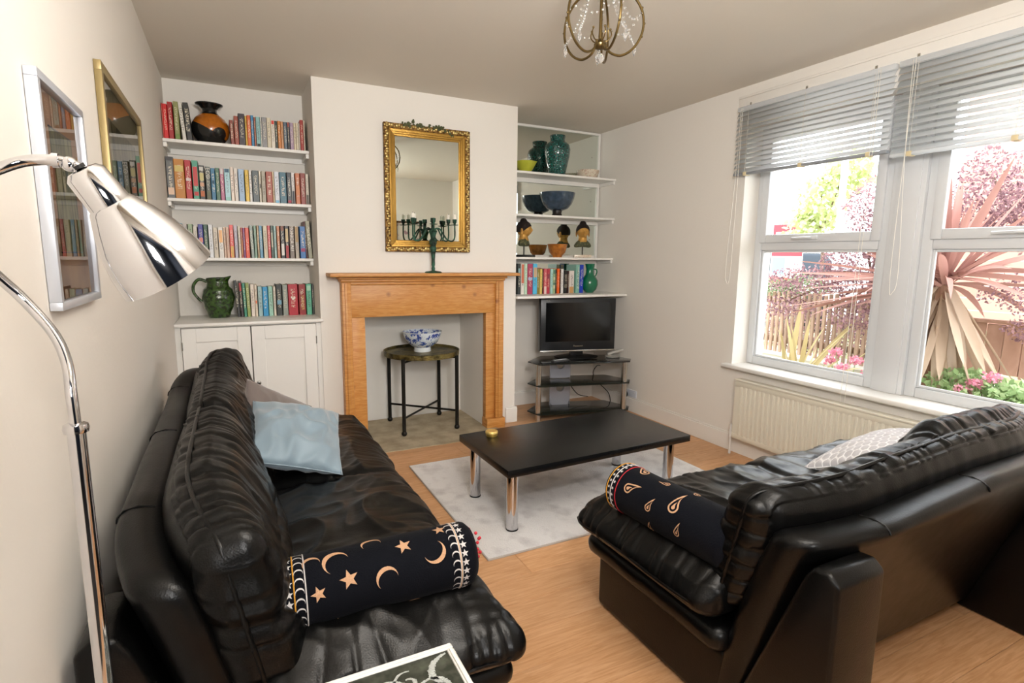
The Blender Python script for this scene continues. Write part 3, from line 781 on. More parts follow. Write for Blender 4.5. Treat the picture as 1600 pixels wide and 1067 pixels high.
for i in range(70):
    a = rr.uniform(0, 1); x = mx0 + .11 + a * .38; z = mz1 - .004 + rr.uniform(-.012, .014) + (.012 if .2 < a < .3 else 0)
    if a > .8: z -= (a - .8) * .22
    g.ball((x, YC - .038 + rr.uniform(-.01, .008), z), rr.uniform(.004, .009), 6, rr.uniform(.7, 1.6), .6, rr.uniform(.7, 1.7))
obj('crest_foliage', g, mat('verdigris_foliage', '4d5232', .7), t, kind='stuff')

# ------------------------------------------------------------------ candelabrum
M_verd = mat('verdigris_bronze', '35604c', .55, .35, bump=(90, .5), noise_mix=(25, '1c2620', .4, .65, (1, 1, 1)))
M_wax = mat('white_wax', 'ece6da', .5)
c0 = V((1.262, 3.705, 1.188))
t = thing('candelabrum', 'green bronze candelabrum with curling arms on the pine mantel', 'candelabrum', c0)
obj('base', G().lathe([(0, 0), (.058, 0), (.060, .004), (.052, .010), (.02, .014), (.008, .018), (0, .018)], c0), M_verd, t)
obj('stem', G().lathe([(.010, .014), (.013, .03), (.009, .045), (.013, .055), (.012, .09), (.016, .14), (.024, .17), (.018, .185), (.026, .205), (.028, .22), (.016, .235), (.02, .26), (.03, .285), (.018, .30), (.012, .31), (.012, .345), (.018, .35), (.016, .375), (0, .375)], c0, n=16), M_verd, t)
for k, (dx, dy) in enumerate(((.150, -.025), (.120, .018), (-.125, .018), (-.150, -.025), (-.012, -.052))):
    e = V((dx, dy, 0)); a = c0 + V((0, 0, .285))
    pts = [a, a + e * .28 + V((0, 0, .02)), a + e * .62 + V((0, 0, -.05)), a + e * .88 + V((0, 0, -.065)), a + e + V((0, 0, -.035)), a + e + V((0, 0, .045))]
    if abs(dx) < .03: pts = [a, a + e * .6, a + e + V((0, 0, .02)), a + e + V((0, 0, .05))]
    arm = obj('arm', G().tube(pts, .0052, 8, smooth=8), M_verd, t)
    p = a + e + V((0, 0, .042))
    obj('drip_pan', G().lathe([(0, 0), (.026, .003), (.028, .006), (.008, .004), (.008, .014), (.013, .02), (.015, .042), (.013, .043), (.011, .04), (0, .04)], p, n=18), M_verd, arm)
    if abs(dx) > .03:
        cn = thing('candle', ['short white candle on the right front arm of candelabrum', 'short white candle on the right rear arm of candelabrum', 'short white candle on the left inner arm of candelabrum', 'short white candle on far left arm of candelabrum'][k], 'candle', p + V((0, 0, .041)), 'candles in the candelabrum')
        obj('wax', G().lathe([(0, 0), (.0095, 0), (.0095, .030), (.006, .034), (0, .034)], p + V((0, 0, .041)), n=14), M_wax, cn)
        obj('wick', G().cyl(p + V((0, 0, .074)), p + V((0, 0, .082)), .001, n=5), M_black, cn)

# ------------------------------------------------------------------ tray table in the fireplace
M_iron = mat('black_iron', '15140f', .4, .3)
M_brass = mat('aged_brass_tray', '8a7c4a', .36, .8, bump=(80, .7), noise_mix=(14, '3d3820', .4, .65, (1, 1, 1)))
tc_ = V((1.265, 4.005, 0))
t = thing('tray_table', 'round brass tray table with black iron legs inside the fireplace', 'table', tc_)
obj('tray', G().lathe([(0, .575), (.268, .575), (.283, .563), (.286, .600), (.280, .602), (.272, .585), (0, .583)], tc_, n=64), M_brass, t)
LG = [(-.205, -.205), (.205, -.205), (-.205, .20), (.205, .20)]
for dx, dy in LG:
    x, y = tc_.x + dx, tc_.y + dy
    obj('leg', G().cyl((x, y, .03), (x, y, .572), .014, n=14).ball((x, y, .022), .0205, 14), M_iron, t)
for z in (.545, .135):
    for a, b in ((0, 3), (1, 2)):
        dz = .0 if a == 0 else .014
        obj('cross_bar', G().cyl((tc_.x + LG[a][0], tc_.y + LG[a][1], z + dz), (tc_.x + LG[b][0], tc_.y + LG[b][1], z + dz), .008, n=10), M_iron, t)
# blue and white bowl
def pattern_mat(name, base, ink, scale, thr, rough=.12, ink2=None):
    m = mat(name, base, rough, coat=.6); nt = m.node_tree; b = nt.nodes['Principled BSDF']; tc = nt.nodes.new('ShaderNodeTexCoord')
    v = nt.nodes.new('ShaderNodeTexVoronoi'); v.feature = 'SMOOTH_F1'; v.inputs['Scale'].default_value = scale; v.inputs['Smoothness'].default_value = .3
    n = nt.nodes.new('ShaderNodeTexNoise'); n.inputs['Scale'].default_value = scale * 3; n.inputs['Detail'].default_value = 2
    nt.links.new(tc.outputs['Object'], n.inputs['Vector'])
    mxv = nt.nodes.new('ShaderNodeMix'); mxv.data_type = 'VECTOR'; mxv.inputs[0].default_value = .06
    nt.links.new(tc.outputs['Object'], mxv.inputs[4]); nt.links.new(n.outputs[1], mxv.inputs[5]); nt.links.new(mxv.outputs[1], v.inputs['Vector'])
    lt = nt.nodes.new('ShaderNodeMapRange'); lt.inputs[1].default_value = thr - .03; lt.inputs[2].default_value = thr + .03; lt.inputs[3].default_value = 1; lt.inputs[4].default_value = 0
    nt.links.new(v.outputs['Distance'], lt.inputs[0])
    mx = nt.nodes.new('ShaderNodeMix'); mx.data_type = 'RGBA'; mx.inputs[6].default_value = lin(base); mx.inputs[7].default_value = lin(ink)
    nt.links.new(lt.outputs[0], mx.inputs[0]); last = mx.outputs[2]
    if ink2:
        hs = nt.nodes.new('ShaderNodeMix'); hs.data_type = 'RGBA'; hs.inputs[7].default_value = lin(ink2); nt.links.new(v.outputs['Color'], hs.inputs[0])
        hs.inputs[6].default_value = lin(ink); nt.links.new(hs.outputs[2], mx.inputs[7])
    nt.links.new(last, b.inputs['Base Color']); return m
M_bw = pattern_mat('blue_and_white_china', 'd8e0e6', '5a76bc', 26, .46, ink2='2c3c88')
M_china = mat('white_china', 'dfe4e6', .12, coat=.5)
bc = V((1.275, 4.02, .584))
t = thing('bowl', 'blue and white flowered china bowl standing on the brass tray table', 'bowl', bc)
P_ = [(0, .03), (.055, .030), (.062, .032), (.085, .045), (.118, .075), (.138, .115), (.147, .152), (.144, .154), (.134, .118), (.11, .08), (.07, .048), (0, .040)]
obj('bowl_body', G().lathe(P_, bc, n=48), M_bw, t)
obj('foot_ring', G().lathe([(0, 0), (.064, 0), (.066, .004), (.062, .032), (0, .032)], bc, n=36), M_china, t)
obj('rim', G().lathe([(.143, .150), (.1485, .150), (.1485, .155), (.143, .155), (.143, .150)], bc, n=48, cap=False), M_china, t)

# ------------------------------------------------------------------ vases, jug, bowls
def craft_vase_mat():
    m = mat('black_and_orange_glaze', '1a1a1a', .22, coat=.4); nt = m.node_tree; b = nt.nodes['Principled BSDF']; tc = nt.nodes.new('ShaderNodeTexCoord')
    s = nt.nodes.new('ShaderNodeSeparateXYZ'); nt.links.new(tc.outputs['Object'], s.inputs[0])
    def mth(op, a, bb):
        q = nt.nodes.new('ShaderNodeMath'); q.operation = op
        for i, v_ in enumerate((a, bb)):
            if isinstance(v_, (int, float)): q.inputs[i].default_value = v_
            else: nt.links.new(v_, q.inputs[i])
        return q.outputs[0]
    x, z = s.outputs[0], s.outputs[2]
    lo = mth('GREATER_THAN', mth('SUBTRACT', z, mth('MULTIPLY', x, -.55)), .078)
    hi = mth('LESS_THAN', z, .182)
    v = nt.nodes.new('ShaderNodeVectorMath'); v.operation = 'DISTANCE'; v.inputs[1].default_value = (.055, -.09, .05); nt.links.new(tc.outputs['Object'], v.inputs[0])
    bl = mth('GREATER_THAN', v.outputs['Value'], .048)
    mk = mth('MULTIPLY', mth('MULTIPLY', lo, hi), bl)
    n = nt.nodes.new('ShaderNodeTexNoise'); n.inputs['Scale'].default_value = 60; nt.links.new(tc.outputs['Object'], n.inputs['Vector'])
    o = nt.nodes.new('ShaderNodeMix'); o.data_type = 'RGBA'; o.inputs[6].default_value = lin('c9761c'); o.inputs[7].default_value = lin('9a5212'); nt.links.new(n.outputs[0], o.inputs[0])
    mx = nt.nodes.new('ShaderNodeMix'); mx.data_type = 'RGBA'; mx.inputs[6].default_value = lin('1b1b1a'); nt.links.new(mk, mx.inputs[0]); nt.links.new(o.outputs[2], mx.inputs[7])
    nt.links.new(mx.outputs[2], b.inputs['Base Color']); return m
vc = V((-.062, 4.155, 1.989))
t = thing('vase', 'round black and orange glazed vase on the top left alcove shelf', 'vase', vc)
obj('vase_body', G().lathe([(0, 0), (.062, 0), (.078, .02), (.100, .055), (.108, .09), (.104, .125), (.085, .16), (.056, .185), (.044, .20), (.043, .218), (.056, .232), (.078, .243), (.080, .249), (.066, .246), (.040, .235), (.034, .2), (0, .19)], vc, n=40), craft_vase_mat(), t)
M_green = mat('green_mottled_glaze', '33501a', .22, coat=.6, bump=(45, .5), noise_mix=(55, '16260c', .42, .62, (1, 1, 1)))
jc = V((-.083, 4.12, .888))
t = thing('jug', 'mottled dark green glazed jug on the cupboard top beside the books', 'jug', jc)
def jugf(a, b):
    pr = [(0, .06), (.08, .068), (.3, .088), (.5, .097), (.68, .088), (.80, .066), (.9, .060), (1, .066)]
    h = b * .262
    for (h0, r0), (h1, r1) in zip(pr, pr[1:]):
        if h0 <= b <= h1: k = (b - h0) / (h1 - h0); k = k * k * (3 - 2 * k); r = r0 + (r1 - r0) * k; break
    th = a * 2 * PI; sp = max(0, math.cos(th)) ** 8 * max(0, (b - .78) / .22) ** 2
    r *= 1 + .28 * sp
    return jc + V((r * math.cos(th), r * math.sin(th), h + .008 * sp - .004 * (b > .95) * (1 - math.cos(th)) * .5))
g = G().sheet(jugf, 48, 34); bmesh.ops.remove_doubles(g.bm, verts=g.bm.verts[:], dist=.0004)
bj = obj('jug_body', g, M_green, t); sm = bj.modifiers.new('s', 'SOLIDIFY'); sm.thickness = .006; sm.offset = -1
obj('jug_floor', G().lathe([(0, 0), (.061, 0), (.061, .006), (0, .006)], jc), M_green, t)
obj('handle', G().tube([jc + V((-.060, 0, .235)), jc + V((-.105, 0, .25)), jc + V((-.136, 0, .215)), jc + V((-.140, 0, .17)), jc + V((-.118, 0, .13)), jc + V((-.095, 0, .105))], lambda q: .0105 - .002 * q, 10, smooth=6), M_green, t)
# right alcove
M_yel = mat('yellow_green_glaze', 'b9bb3c', .25, coat=.5)
bc = V((2.19, 4.10, 1.98))
t = thing('bowl', 'yellow-green flared bowl at left end of the top right alcove shelf', 'bowl', bc)
obj('bowl_body', G().lathe([(0, 0), (.04, 0), (.045, .006), (.07, .04), (.098, .088), (.095, .09), (.066, .045), (.035, .012), (0, .012)], bc, n=8), M_yel, t)
M_teal = mat('teal_glaze', '0a423e', .15, coat=.8, bump=(1, .0))
nt = M_teal.node_tree; vv = nt.nodes.new('ShaderNodeTexVoronoi'); vv.inputs['Scale'].default_value = 42; vv.feature = 'F1'
tcn = nt.nodes.new('ShaderNodeTexCoord'); nt.links.new(tcn.outputs['Object'], vv.inputs['Vector'])
wv = nt.nodes.new('ShaderNodeMath'); wv.operation = 'PINGPONG'; wv.inputs[1].default_value = .18; nt.links.new(vv.outputs['Distance'], wv.inputs[0])
bb_ = nt.nodes.new('ShaderNodeBump'); bb_.inputs['Strength'].default_value = .9; bb_.inputs['Distance'].default_value = .01; nt.links.new(wv.outputs[0], bb_.inputs['Height']); nt.links.new(bb_.outputs[0], nt.nodes['Principled BSDF'].inputs['Normal'])
rp = nt.nodes.new('ShaderNodeMapRange'); rp.inputs[1].default_value = .08; rp.inputs[2].default_value = .18; nt.links.new(wv.outputs[0], rp.inputs[0])
mx = nt.nodes.new('ShaderNodeMix'); mx.data_type = 'RGBA'; mx.inputs[6].default_value = lin('05302e'); mx.inputs[7].default_value = lin('2a7a70'); nt.links.new(rp.outputs[0], mx.inputs[0]); nt.links.new(mx.outputs[2], nt.nodes['Principled BSDF'].inputs['Base Color'])
vc = V((2.478, 4.08, 1.98))
t = thing('vase', 'tall teal glazed vase with ring pattern on top right alcove shelf', 'vase', vc)
obj('vase_body', G().lathe([(0, 0), (.062, 0), (.070, .01), (.086, .08), (.103, .16), (.108, .205), (.100, .24), (.078, .262), (.062, .272), (.060, .285), (.066, .315), (.064, .319), (.056, .30), (.054, .275), (0, .26)], vc, n=40), M_teal, t)
M_dish = pattern_mat('flowered_china', 'd8cdb8', '6a4a38', 55, .34, ink2='b84a3c')
bc = V((2.80, 4.10, 1.98))
t = thing('dish', 'small flower patterned china dish at right end of top shelf', 'dish', bc)
obj('dish_body', G().lathe([(0, 0), (.078, 0), (.082, .004), (.098, .050), (.100, .066), (.096, .066), (.090, .045), (.07, .010), (0, .010)], bc, n=32), M_dish, t)
M_blueb = mat('blue_grey_glaze', '36495c', .2, coat=.6, noise_mix=(30, '2a3c4c', .4, .6, (1, 1, 1)))
bc = V((2.480, 4.068, 1.648))
t = thing('bowl', 'large blue-grey bowl on a dark foot on second right alcove shelf', 'bowl', bc)
obj('bowl_body', G().lathe([(0, .045), (.05, .046), (.09, .062), (.122, .10), (.142, .145), (.150, .190), (.147, .191), (.136, .145), (.112, .10), (.08, .068), (0, .055)], bc, n=40), M_blueb, t)
obj('foot', G().lathe([(0, 0), (.043, 0), (.045, .008), (.038, .02), (.042, .045), (0, .05)], bc, n=24), mat('dark_wood', '1d1512', .4), t)
M_amber = mat('amber_glaze', 'b9722a', .2, coat=.5, noise_mix=(24, '93571c', .4, .6, (1, 1, 1)))
bc = V((2.487, 4.06, 1.305))
t = thing('bowl', 'small amber brown bowl between the two carved heads', 'bowl', bc)
obj('bowl_body', G().lathe([(0, 0), (.040, 0), (.042, .012), (.048, .018), (.068, .04), (.078, .075), (.086, .110), (.083, .111), (.073, .075), (.06, .042), (0, .025)], bc, n=36), M_amber, t)
# green flask jug
M_emer = mat('emerald_glaze', '0f6b4a', .14, coat=.7)
bc = V((2.80, 4.02, 1.003))
t = thing('jug', 'emerald green bottle-necked jug right of the blue book', 'jug', bc)
obj('jug_body', G().lathe([(0, 0), (.035, 0), (.04, .008), (.062, .03), (.074, .07), (.072, .105), (.055, .135), (.038, .155), (.033, .18), (.034, .19), (.032, .20), (.040, .235), (.044, .25), (.041, .25), (.032, .22), (0, .19)], bc, n=36), M_emer, t)
obj('handle', G().tube([bc + V((.036, 0, .205)), bc + V((.066, 0, .20)), bc + V((.074, 0, .175)), bc + V((.058, 0, .14))], .006, 8, smooth=6), M_emer, t)

# ------------------------------------------------------------------ carved heads on stands
M_skin = mat('gilded_wood', 'cc9c50', .35, .45, bump=(60, .4), noise_mix=(18, '80501f', .5, .75, (1, 1, 1)))
M_hair = mat('dark_curled_hair', '221713', .6, bump=(220, 1.0))
M_robe = mat('weathered_green_wood', '4a4e36', .7, bump=(90, .8), noise_mix=(50, '9a9060', .52, .75, (1, 1, 1)))
def bust(label, loc, yaw, basecube):
    t = thing('carved_head', label, 'figurine', loc, None, yaw)
    def L(g, n, m): return obj(n, g, m, t, world=False)
    if basecube: L(G().box(-.085, .085, -.035, .035, 0, .028, .003), 'base', M_dish)
    else: L(G().box(-.055, .055, -.10, .10, 0, .022, .003), 'base', M_iron)
    t.scale = (.89, .89, .89)
    L(G().cyl((0, 0, .02), (0, 0, .12), .006, n=10), 'rod', M_iron)
    # chest (faces -y)
    def chest(u, v, w):
        p = rbox(u, v, w, .088, .050, .036, .03); z = p.z + .036
        k = 1 - .5 * (max(0, z) / .072) ** 1.6
        return V((p.x * k, p.y * k, .105 + z * 1.05 - abs(p.x) * .12))
    L(G().gridbox(14, 8, 8, chest), 'shoulders', M_robe)
    L(G().lathe([(.052, .15), (.042, .175), (.040, .215), (.0, .22)], (0, .004, 0), n=18), 'neck', M_skin)
    def head(u, v):
        th = u * 2 * PI; ph = v * PI
        d = V((math.sin(ph) * math.cos(th), math.sin(ph) * math.sin(th), math.cos(ph)))
        x, y, z = d.x * .063, d.y * .068, d.z * .072
        if z < 0: x *= 1 - .30 * (-z / .07) ** 1.5
        fr = max(0, -d.y)
        def bump(cx, cz, sx, sz, a): return a * math.exp(-((x - cx) / sx) ** 2 - ((z - cz) / sz) ** 2) * (fr > .2)
        y -= bump(0, -.012, .007, .018, .016) + bump(0, -.038, .015, .006, .007) + bump(0, -.060, .015, .012, .006)
        y += bump(.021, .006, .012, .007, .006) + bump(-.021, .006, .012, .007, .006)
        y -= bump(.022, .018, .016, .004, .004) + bump(-.022, .018, .016, .004, .004)
        return V((x, y, z + .255))
    g = G().sheet(head, 40, 30); bmesh.ops.remove_doubles(g.bm, verts=g.bm.verts[:], dist=.0003)
    hd = L(g, 'head', M_skin)
    for sx in (-1, 1):
        g = G().ball((sx * .062, .008, .235), .023, 10, .35, .6, 1.5)
        obj('ear', g, M_skin, hd, world=False)
    def hair(u, v):
        th = u * 2 * PI; ph = v * PI * .62
        d = V((math.sin(ph) * math.cos(th), math.sin(ph) * math.sin(th), math.cos(ph)))
        fr = max(0, -d.y); ph2 = ph * (1 - .42 * fr)
        d = V((math.sin(ph2) * math.cos(th), math.sin(ph2) * math.sin(th), math.cos(ph2)))
        r = 1 + .02 * math.sin(th * 14) * math.sin(ph * 16)
        return V((d.x * .067 * r, d.y * .075 * r + .002, d.z * .078 * r + .255))
    g = G().sheet(hair, 40, 20).lathe([(.034, .318), (.032, .335), (.02, .350), (0, .354)], (0, .006, 0), n=18)
    L(g, 'hair', M_hair)
bust('carved gilt head with topknot at left end of the shelf, turned sideways', (2.175, 4.08, 1.305), math.radians(50), False)
bust('carved gilt head with topknot on the right, facing into the room', (2.748, 4.07, 1.305), math.radians(-22), True)

# ------------------------------------------------------------------ television
R_tv = math.atan2(-.15, .64)
t = thing('television', 'black flat screen television on the glass corner stand', 'television', (2.552, 3.815, .477), None, R_tv)
def L(g, n, m, **k): return obj(n, g, m, t, world=False, **k)
M_tv = mat('tv_bezel', '1b1d20', .3); M_scr = mat('tv_screen', '0a0c0e', .12, spec=.6)
z0, z1 = .055, .497
g = G().box(-.329, .329, -.022, .05, z0, z1, .008).prism([(-.25, .05), (.25, .05), (.18, .09), (-.18, .09)], z0 + .06, z1 - .08, 'Z', .01)
L(g, 'casing', M_tv)
obj('lower_trim', G().box(-.329, .329, -.025, -.015, z0 - .001, z0 + .012, .002), M_steel, t, world=False)
obj('screen', G().box(-.285, .285, -.0235, -.018, z0 + .085, z1 - .035), M_scr, t, world=False, smooth=0)
L(G().lathe([(0, 0), (.19, 0), (.192, .006), (.15, .014), (.05, .018), (0, .018)], (0, .02, 0), n=40, sy=.62).box(-.055, .055, .0, .05, .014, .07, .006), 'pedestal', M_black)
tx = text('Panasonic', .022, (0, 0, 0), (PI / 2, 0, 0), M_steel, t); tx.location = (0, -.0262, z0 + .047)
tx = text('VIErA', .015, (0, 0, 0), (PI / 2, 0, 0), M_steel, t); tx.location = (-.27, -.0228, z1 - .018)
# stand
ST_ = V((2.552, 3.79, 0))
M_smoke = mat('smoked_glass', '0b0d0c', .06, spec=.8)
M_smoke2 = mat('smoked_glass_shelf', '3c3f36', .05, trans=.55, ior=1.2, spec=.8)
t = thing('television_stand', 'three-tier smoked glass stand with chrome legs under the television', 'stand', ST_, None, R_tv)
hexp = [(-.40, -.20), (.375, -.20), (.43, -.10), (.30, .13), (-.28, .17), (-.455, -.06)]
for z, mm in ((.463, M_smoke), (.285, M_smoke2), (.055, M_smoke2)):
    obj('glass_shelf', G().prism(hexp, z, z + .010, 'Z', .003), mm, t, world=False)
for x, y in ((-.39, -.155), (.345, -.165)):
    g = G().cyl((x, y, 0), (x, y, .463), .024, n=24)
    lg = obj('leg', g, M_steel, t, world=False)
    for z in (.06, .29): obj('collar', G().cyl((x, y, z - .012), (x, y, z - .004), .0255, n=24), M_chrome, lg, world=False)
def spine():
    g = G(); 
    for z0, z1 in ((0.065, .283), (.297, .461)):
        n = 28; cz, r = ((z0 + z1) / 2 + (.03 if z0 > .2 else .04), .038)
        circ = [(math.cos(2 * PI * i / n), math.sin(2 * PI * i / n)) for i in range(n)]
        x0, x1 = -.25 + .03, -.25 + .20; cx = (x0 + x1) / 2
        for yy in (0, .02):
            inn = [g.bm.verts.new((cx + r * c, yy + .06, cz + r * s)) for c, s in circ]
            out = []
            for c, s in circ:
                k = min(((x1 - x0) / 2) / max(1e-6, abs(c)), ((z1 if s > 0 else z0) - cz) / s if abs(s) > 1e-6 else 9)
                out.append(g.bm.verts.new((cx + c * k, yy + .06, cz + s * k)))
            for i in range(n): g.bm.faces.new([inn[i], inn[(i + 1) % n], out[(i + 1) % n], out[i]])
        g.lathe([(r - .004, -.006), (r + .006, -.006), (r + .006, .026), (r - .004, .026), (r - .004, -.006)], (cx, .06, cz), (0, 1, 0), 28, cap=False)
        g.box(x0 - .004, x0, .058, .082, z0, z1).box(x1, x1 + .004, .058, .082, z0, z1)
    return g
obj('cable_column', spine(), mat('silver_panel', 'a9abb4', .35, .4), t, world=False)
th = thing('remote_control', 'black remote control lying on the left of stand top', 'remote', (2.33, 3.72, .4735), None, .15)
obj('remote_body', G().box(-.08, .08, -.022, .022, 0, .016, .005), mat('remote_grey', '3c3c3e', .4), th, world=False)
g = G()
for i in range(8):
    for j in range(3): g.box(-.065 + i * .017, -.055 + i * .017, -.014 + j * .011, -.007 + j * .011, .0155, .018)
obj('buttons', g, M_slat, th, world=False, kind='stuff')
th = thing('telephone_handset', 'grey cordless handset with stub aerial right of the television', 'telephone', (2.86, 3.73, .4735), None, -.2)
obj('cradle', G().lathe([(0, 0), (.05, 0), (.052, .012), (.035, .022), (0, .024)], (0, 0, 0), n=24, sx=1.3), mat('handset_grey', '8c8a84', .4), th, world=False)
obj('handset', G().prism([(-.05, .018), (.09, .052), (.094, .062), (.085, .068), (-.05, .036)], -.018, .018, 'Y', .004), mat('handset_silver', 'b8b6b0', .35), th, world=False)
th = thing('cable', 'black cable looping behind the glass stand to the floor', 'cable', (2.7, 3.9, .1))
obj('loop', G().tube([(2.88, 3.93, .36), (2.82, 3.90, .365), (2.80, 3.92, .30), (2.84, 3.9, .22), (2.93, 3.86, .12), (2.95, 3.85, .01)], .004, 6, smooth=6).tube([(2.55, 3.93, .24), (2.66, 3.95, .12), (2.78, 3.96, .08)], .004, 6, smooth=6), M_black, th)
obj('junction_box', G().box(2.93, 3.0, 4.205, 4.234, .33, .40, .004), M_upvc, th)
# ------------------------------------------------------------------ rug, coffee table
M_rug = mat('pale_rug_pile', 'e2dedb', .95, bump=(160, .8), noise_mix=(9, 'b9b2b0', .48, .74, (1, 1, 1)), sheen=.3)
t = thing('rug', 'pale grey distressed rug on the boards under the coffee table', 'rug', (1.73, 2.6, 0))
obj('pile', G().gridbox(60, 44, 1, lambda u, v, w: V((1.733 + u * .809, 2.610 + v * .593, .007 + w * .004 + .001 * nz(u * 9, v * 9, 0)))), M_rug, t)
obj('bound_edge', G().box(.920, 2.546, 2.011, 2.016, .001, .010, .002).box(.920, 2.546, 3.204, 3.209, .001, .010, .002).box(.919, .924, 2.016, 3.204, .001, .010, .002).box(2.542, 2.547, 2.016, 3.204, .001, .010, .002), mat('rug_binding', 'b5ada6', .9), t)
M_tab = mat('black_woodgrain_top', '0e0f10', .24, spec=.6, bump=(30, .15, (1, 12, 1)))
t = thing('coffee_table', 'low black rectangular coffee table with four chrome legs on the rug', 'table', (1.63, 2.44, .013))
A, B, Cc, D = (1.062, 2.112), (2.200, 2.150), (2.178, 2.745), (1.052, 2.690)
obj('tabletop', G().prism([A, B, Cc, D], .312, .349, 'Z', .003), M_tab, t)
for x, y in ((1.132, 2.205), (2.128, 2.235), (2.110, 2.672), (1.120, 2.625)):
    lg = obj('leg', G().cyl((x, y, .019), (x, y, .311), .0285, n=32), M_chrome, t)
    obj('foot_pad', G().cyl((x, y, .0128), (x, y, .019), .030, n=24), M_black, lg)
t = thing('tin', 'small round gold tin near the left end of coffee table', 'tin', (1.205, 2.60, .349))
M_gold = mat('gold_tin', 'd8b45a', .3, .8)
obj('tin_body', G().lathe([(0, 0), (.030, 0), (.032, .003), (.032, .014), (0, .014)], t.location, n=32), M_gold, t)
obj('lid', G().lathe([(.0325, .014), (.034, .015), (.034, .024), (.031, .028), (.0, .0275)], t.location, n=32), mat('gold_lid', 'e0c070', .35, .6), t)

# ------------------------------------------------------------------ sofas (local: x along, y depth back->front, z up)
def sofa(label, loc, rz, Wd, topz, seed, front=.95, bump2=0.0, pads=2):
    def yoff(x):
        d = min(x, Wd - x); return .065 * max(0, 1 - max(0, d) / .30) ** 1.6
    t = thing('sofa', label, 'sofa', loc, None, rz)
    def L(g, n, p=t, m=M_leather, sm=60): return obj(n, g, m, p, world=False, smooth=sm)
    # base and side panels
    L(G().box(0.0, Wd, .30, front - .045, .006, .215, .022, 4), 'base')
    def roll(u, v, w):
        hy = (front - .30) / 2; p = rbox(u, v, w, Wd / 2 + .035, hy, .042, .041)
        return V((p.x + Wd / 2, p.y + .30 + hy, p.z + .245))
    L(G().gridbox(90, 20, 6, roll).displace(lambda c, n: .004 * nz(c.x * 9, c.y * 9, seed)), 'under_roll')
    # shell, leaning back
    a = math.atan2(.235, .70)
    def shell(u, v, w):
        p = rbox(u, v, w, Wd / 2, .058, .36, .052)
        z = p.z + .36; e = abs(p.x) / (Wd / 2)
        k = (z / .72)
        zz = z * (1 + (topz(.5 + p.x / Wd) - .80) * 1.0 * k ** 3 / .72)
        return V((p.x + Wd / 2, .335 - k * .25 + p.y + yoff(p.x + Wd / 2) * k, .008 + zz))
    L(G().gridbox(70, 10, 30, shell).displace(lambda c, n: .0025 * nz(c.x * 5, c.y * 5, c.z * 5 + seed)), 'back_shell')
    # shell seams, one panel in from each end
    for sx in (.17, .5, .83):
        g = G(); pts = []
        for q in range(11):
            an = -PI / 2 + PI * 1.1 * q / 10
        for q in range(3):
            k = .955 + q * .015; p = shell(sx * 2 - 1, -1, k * 2 - 1); pts.append(p + V((0, -.0015, 0)))
        for v in (-.6, 0, .6): pts.append(shell(sx * 2 - 1, v, 1) + V((0, 0, .0015)))
        L(g.tube(pts, .0022, 5), 'seam', m=M_leather)
    # buttresses
    for x0 in (-.004, Wd - .176):
        x1 = x0 + .18
        L(G().prism([(.010, .004), (.30, .004), (.100, .560), (.078, .598), (.038, .602), (.012, .58)], x0, x1, 'X', .011, 3), 'buttress')
    # seat cushion
    sz, sy, hz_ = .375, (front + .30) / 2, .075
    def seat(u, v, w):
        hx, hy = Wd / 2 + .085, (front - .30) / 2
        p = rbox(u, v, w, hx, hy, hz_, .070)
        eu, ev = abs(p.x) / hx, (p.y) / hy
        pin = max(eu ** 7, max(0, ev) ** 6)
        z = p.z * (1 - .45 * pin)
        if p.z > 0:
            z += .028 * (1 - eu ** 4) * (1 - abs(ev) ** 4) + .03 * math.exp(-((eu - .84) / .10) ** 2) * (1 - max(0, ev) ** 4)
            z -= .018 * math.exp(-((p.x - 0) / .03) ** 2) * (1 - .4 * max(0, ev)) + .012 * math.exp(-(abs(p.x) / hx - .5) ** 2 / .002) * .4
        z -= .012 * max(0, ev) ** 3 + .02 * pin
        ear = (eu ** 10) * (max(0, ev) ** 10)
        return V((p.x * (1 + .012 * ear) + Wd / 2, p.y * (1 + .035 * ear) + sy, z + sz))
    nx = int(Wd / .0065)
    def seatw(c, n):
        x, y = c.x, c.y; ex = min(abs(x + .085), abs(Wd + .085 - x)); ey = abs(front - y)
        if n.z < -.3: return 0
        g1 = math.exp(-ey / .11); g2 = math.exp(-ex / .12)
        d = .0085 * g1 * (.6 - abs(ridge(x * 22, y * 4 + seed, 0)) ** 3) + .0085 * g2 * (.6 - abs(ridge(y * 20, x * 4, seed + 3)) ** 3)
        wx = x + .09 * nz(x * 3, y * 3, seed); wy = y + .09 * nz(x * 3, y * 3, seed + 9)
        d += .013 * (max(0, ridge(wx * 3.2, wy * 4.6, seed + 5)) ** 3 - .3) * (1 - g2)
        d += .006 * (max(0, ridge(wx * 9 + wy * 4, wy * 7, seed + 7)) ** 2 - .35)
        return d
    g = G().gridbox(nx, 105, 14, seat).displace(seatw)
    st = L(g, 'seat_cushion', sm=180)
    pts = [seat(-1, -.9, 0), seat(-1, -.5, 0), seat(-1, 0, 0), seat(-1, .5, 0), seat(-1, .8, 0), seat(-1, .97, 0)] + [seat(-1 + .02 + 1.96 * q / 30, 1, 0) for q in range(31)] + [seat(1, .97, 0), seat(1, .8, 0), seat(1, .5, 0), seat(1, 0, 0), seat(1, -.5, 0), seat(1, -.9, 0)]
    pts = [p + V((-.003 if p.x < 0 else (.003 if p.x > Wd else 0), .003, 0)) for p in pts]
    L(G().tube(pts, .0052, 6, smooth=3), 'piping', st)
    # back cushions
    nb = pads; cw = Wd / nb
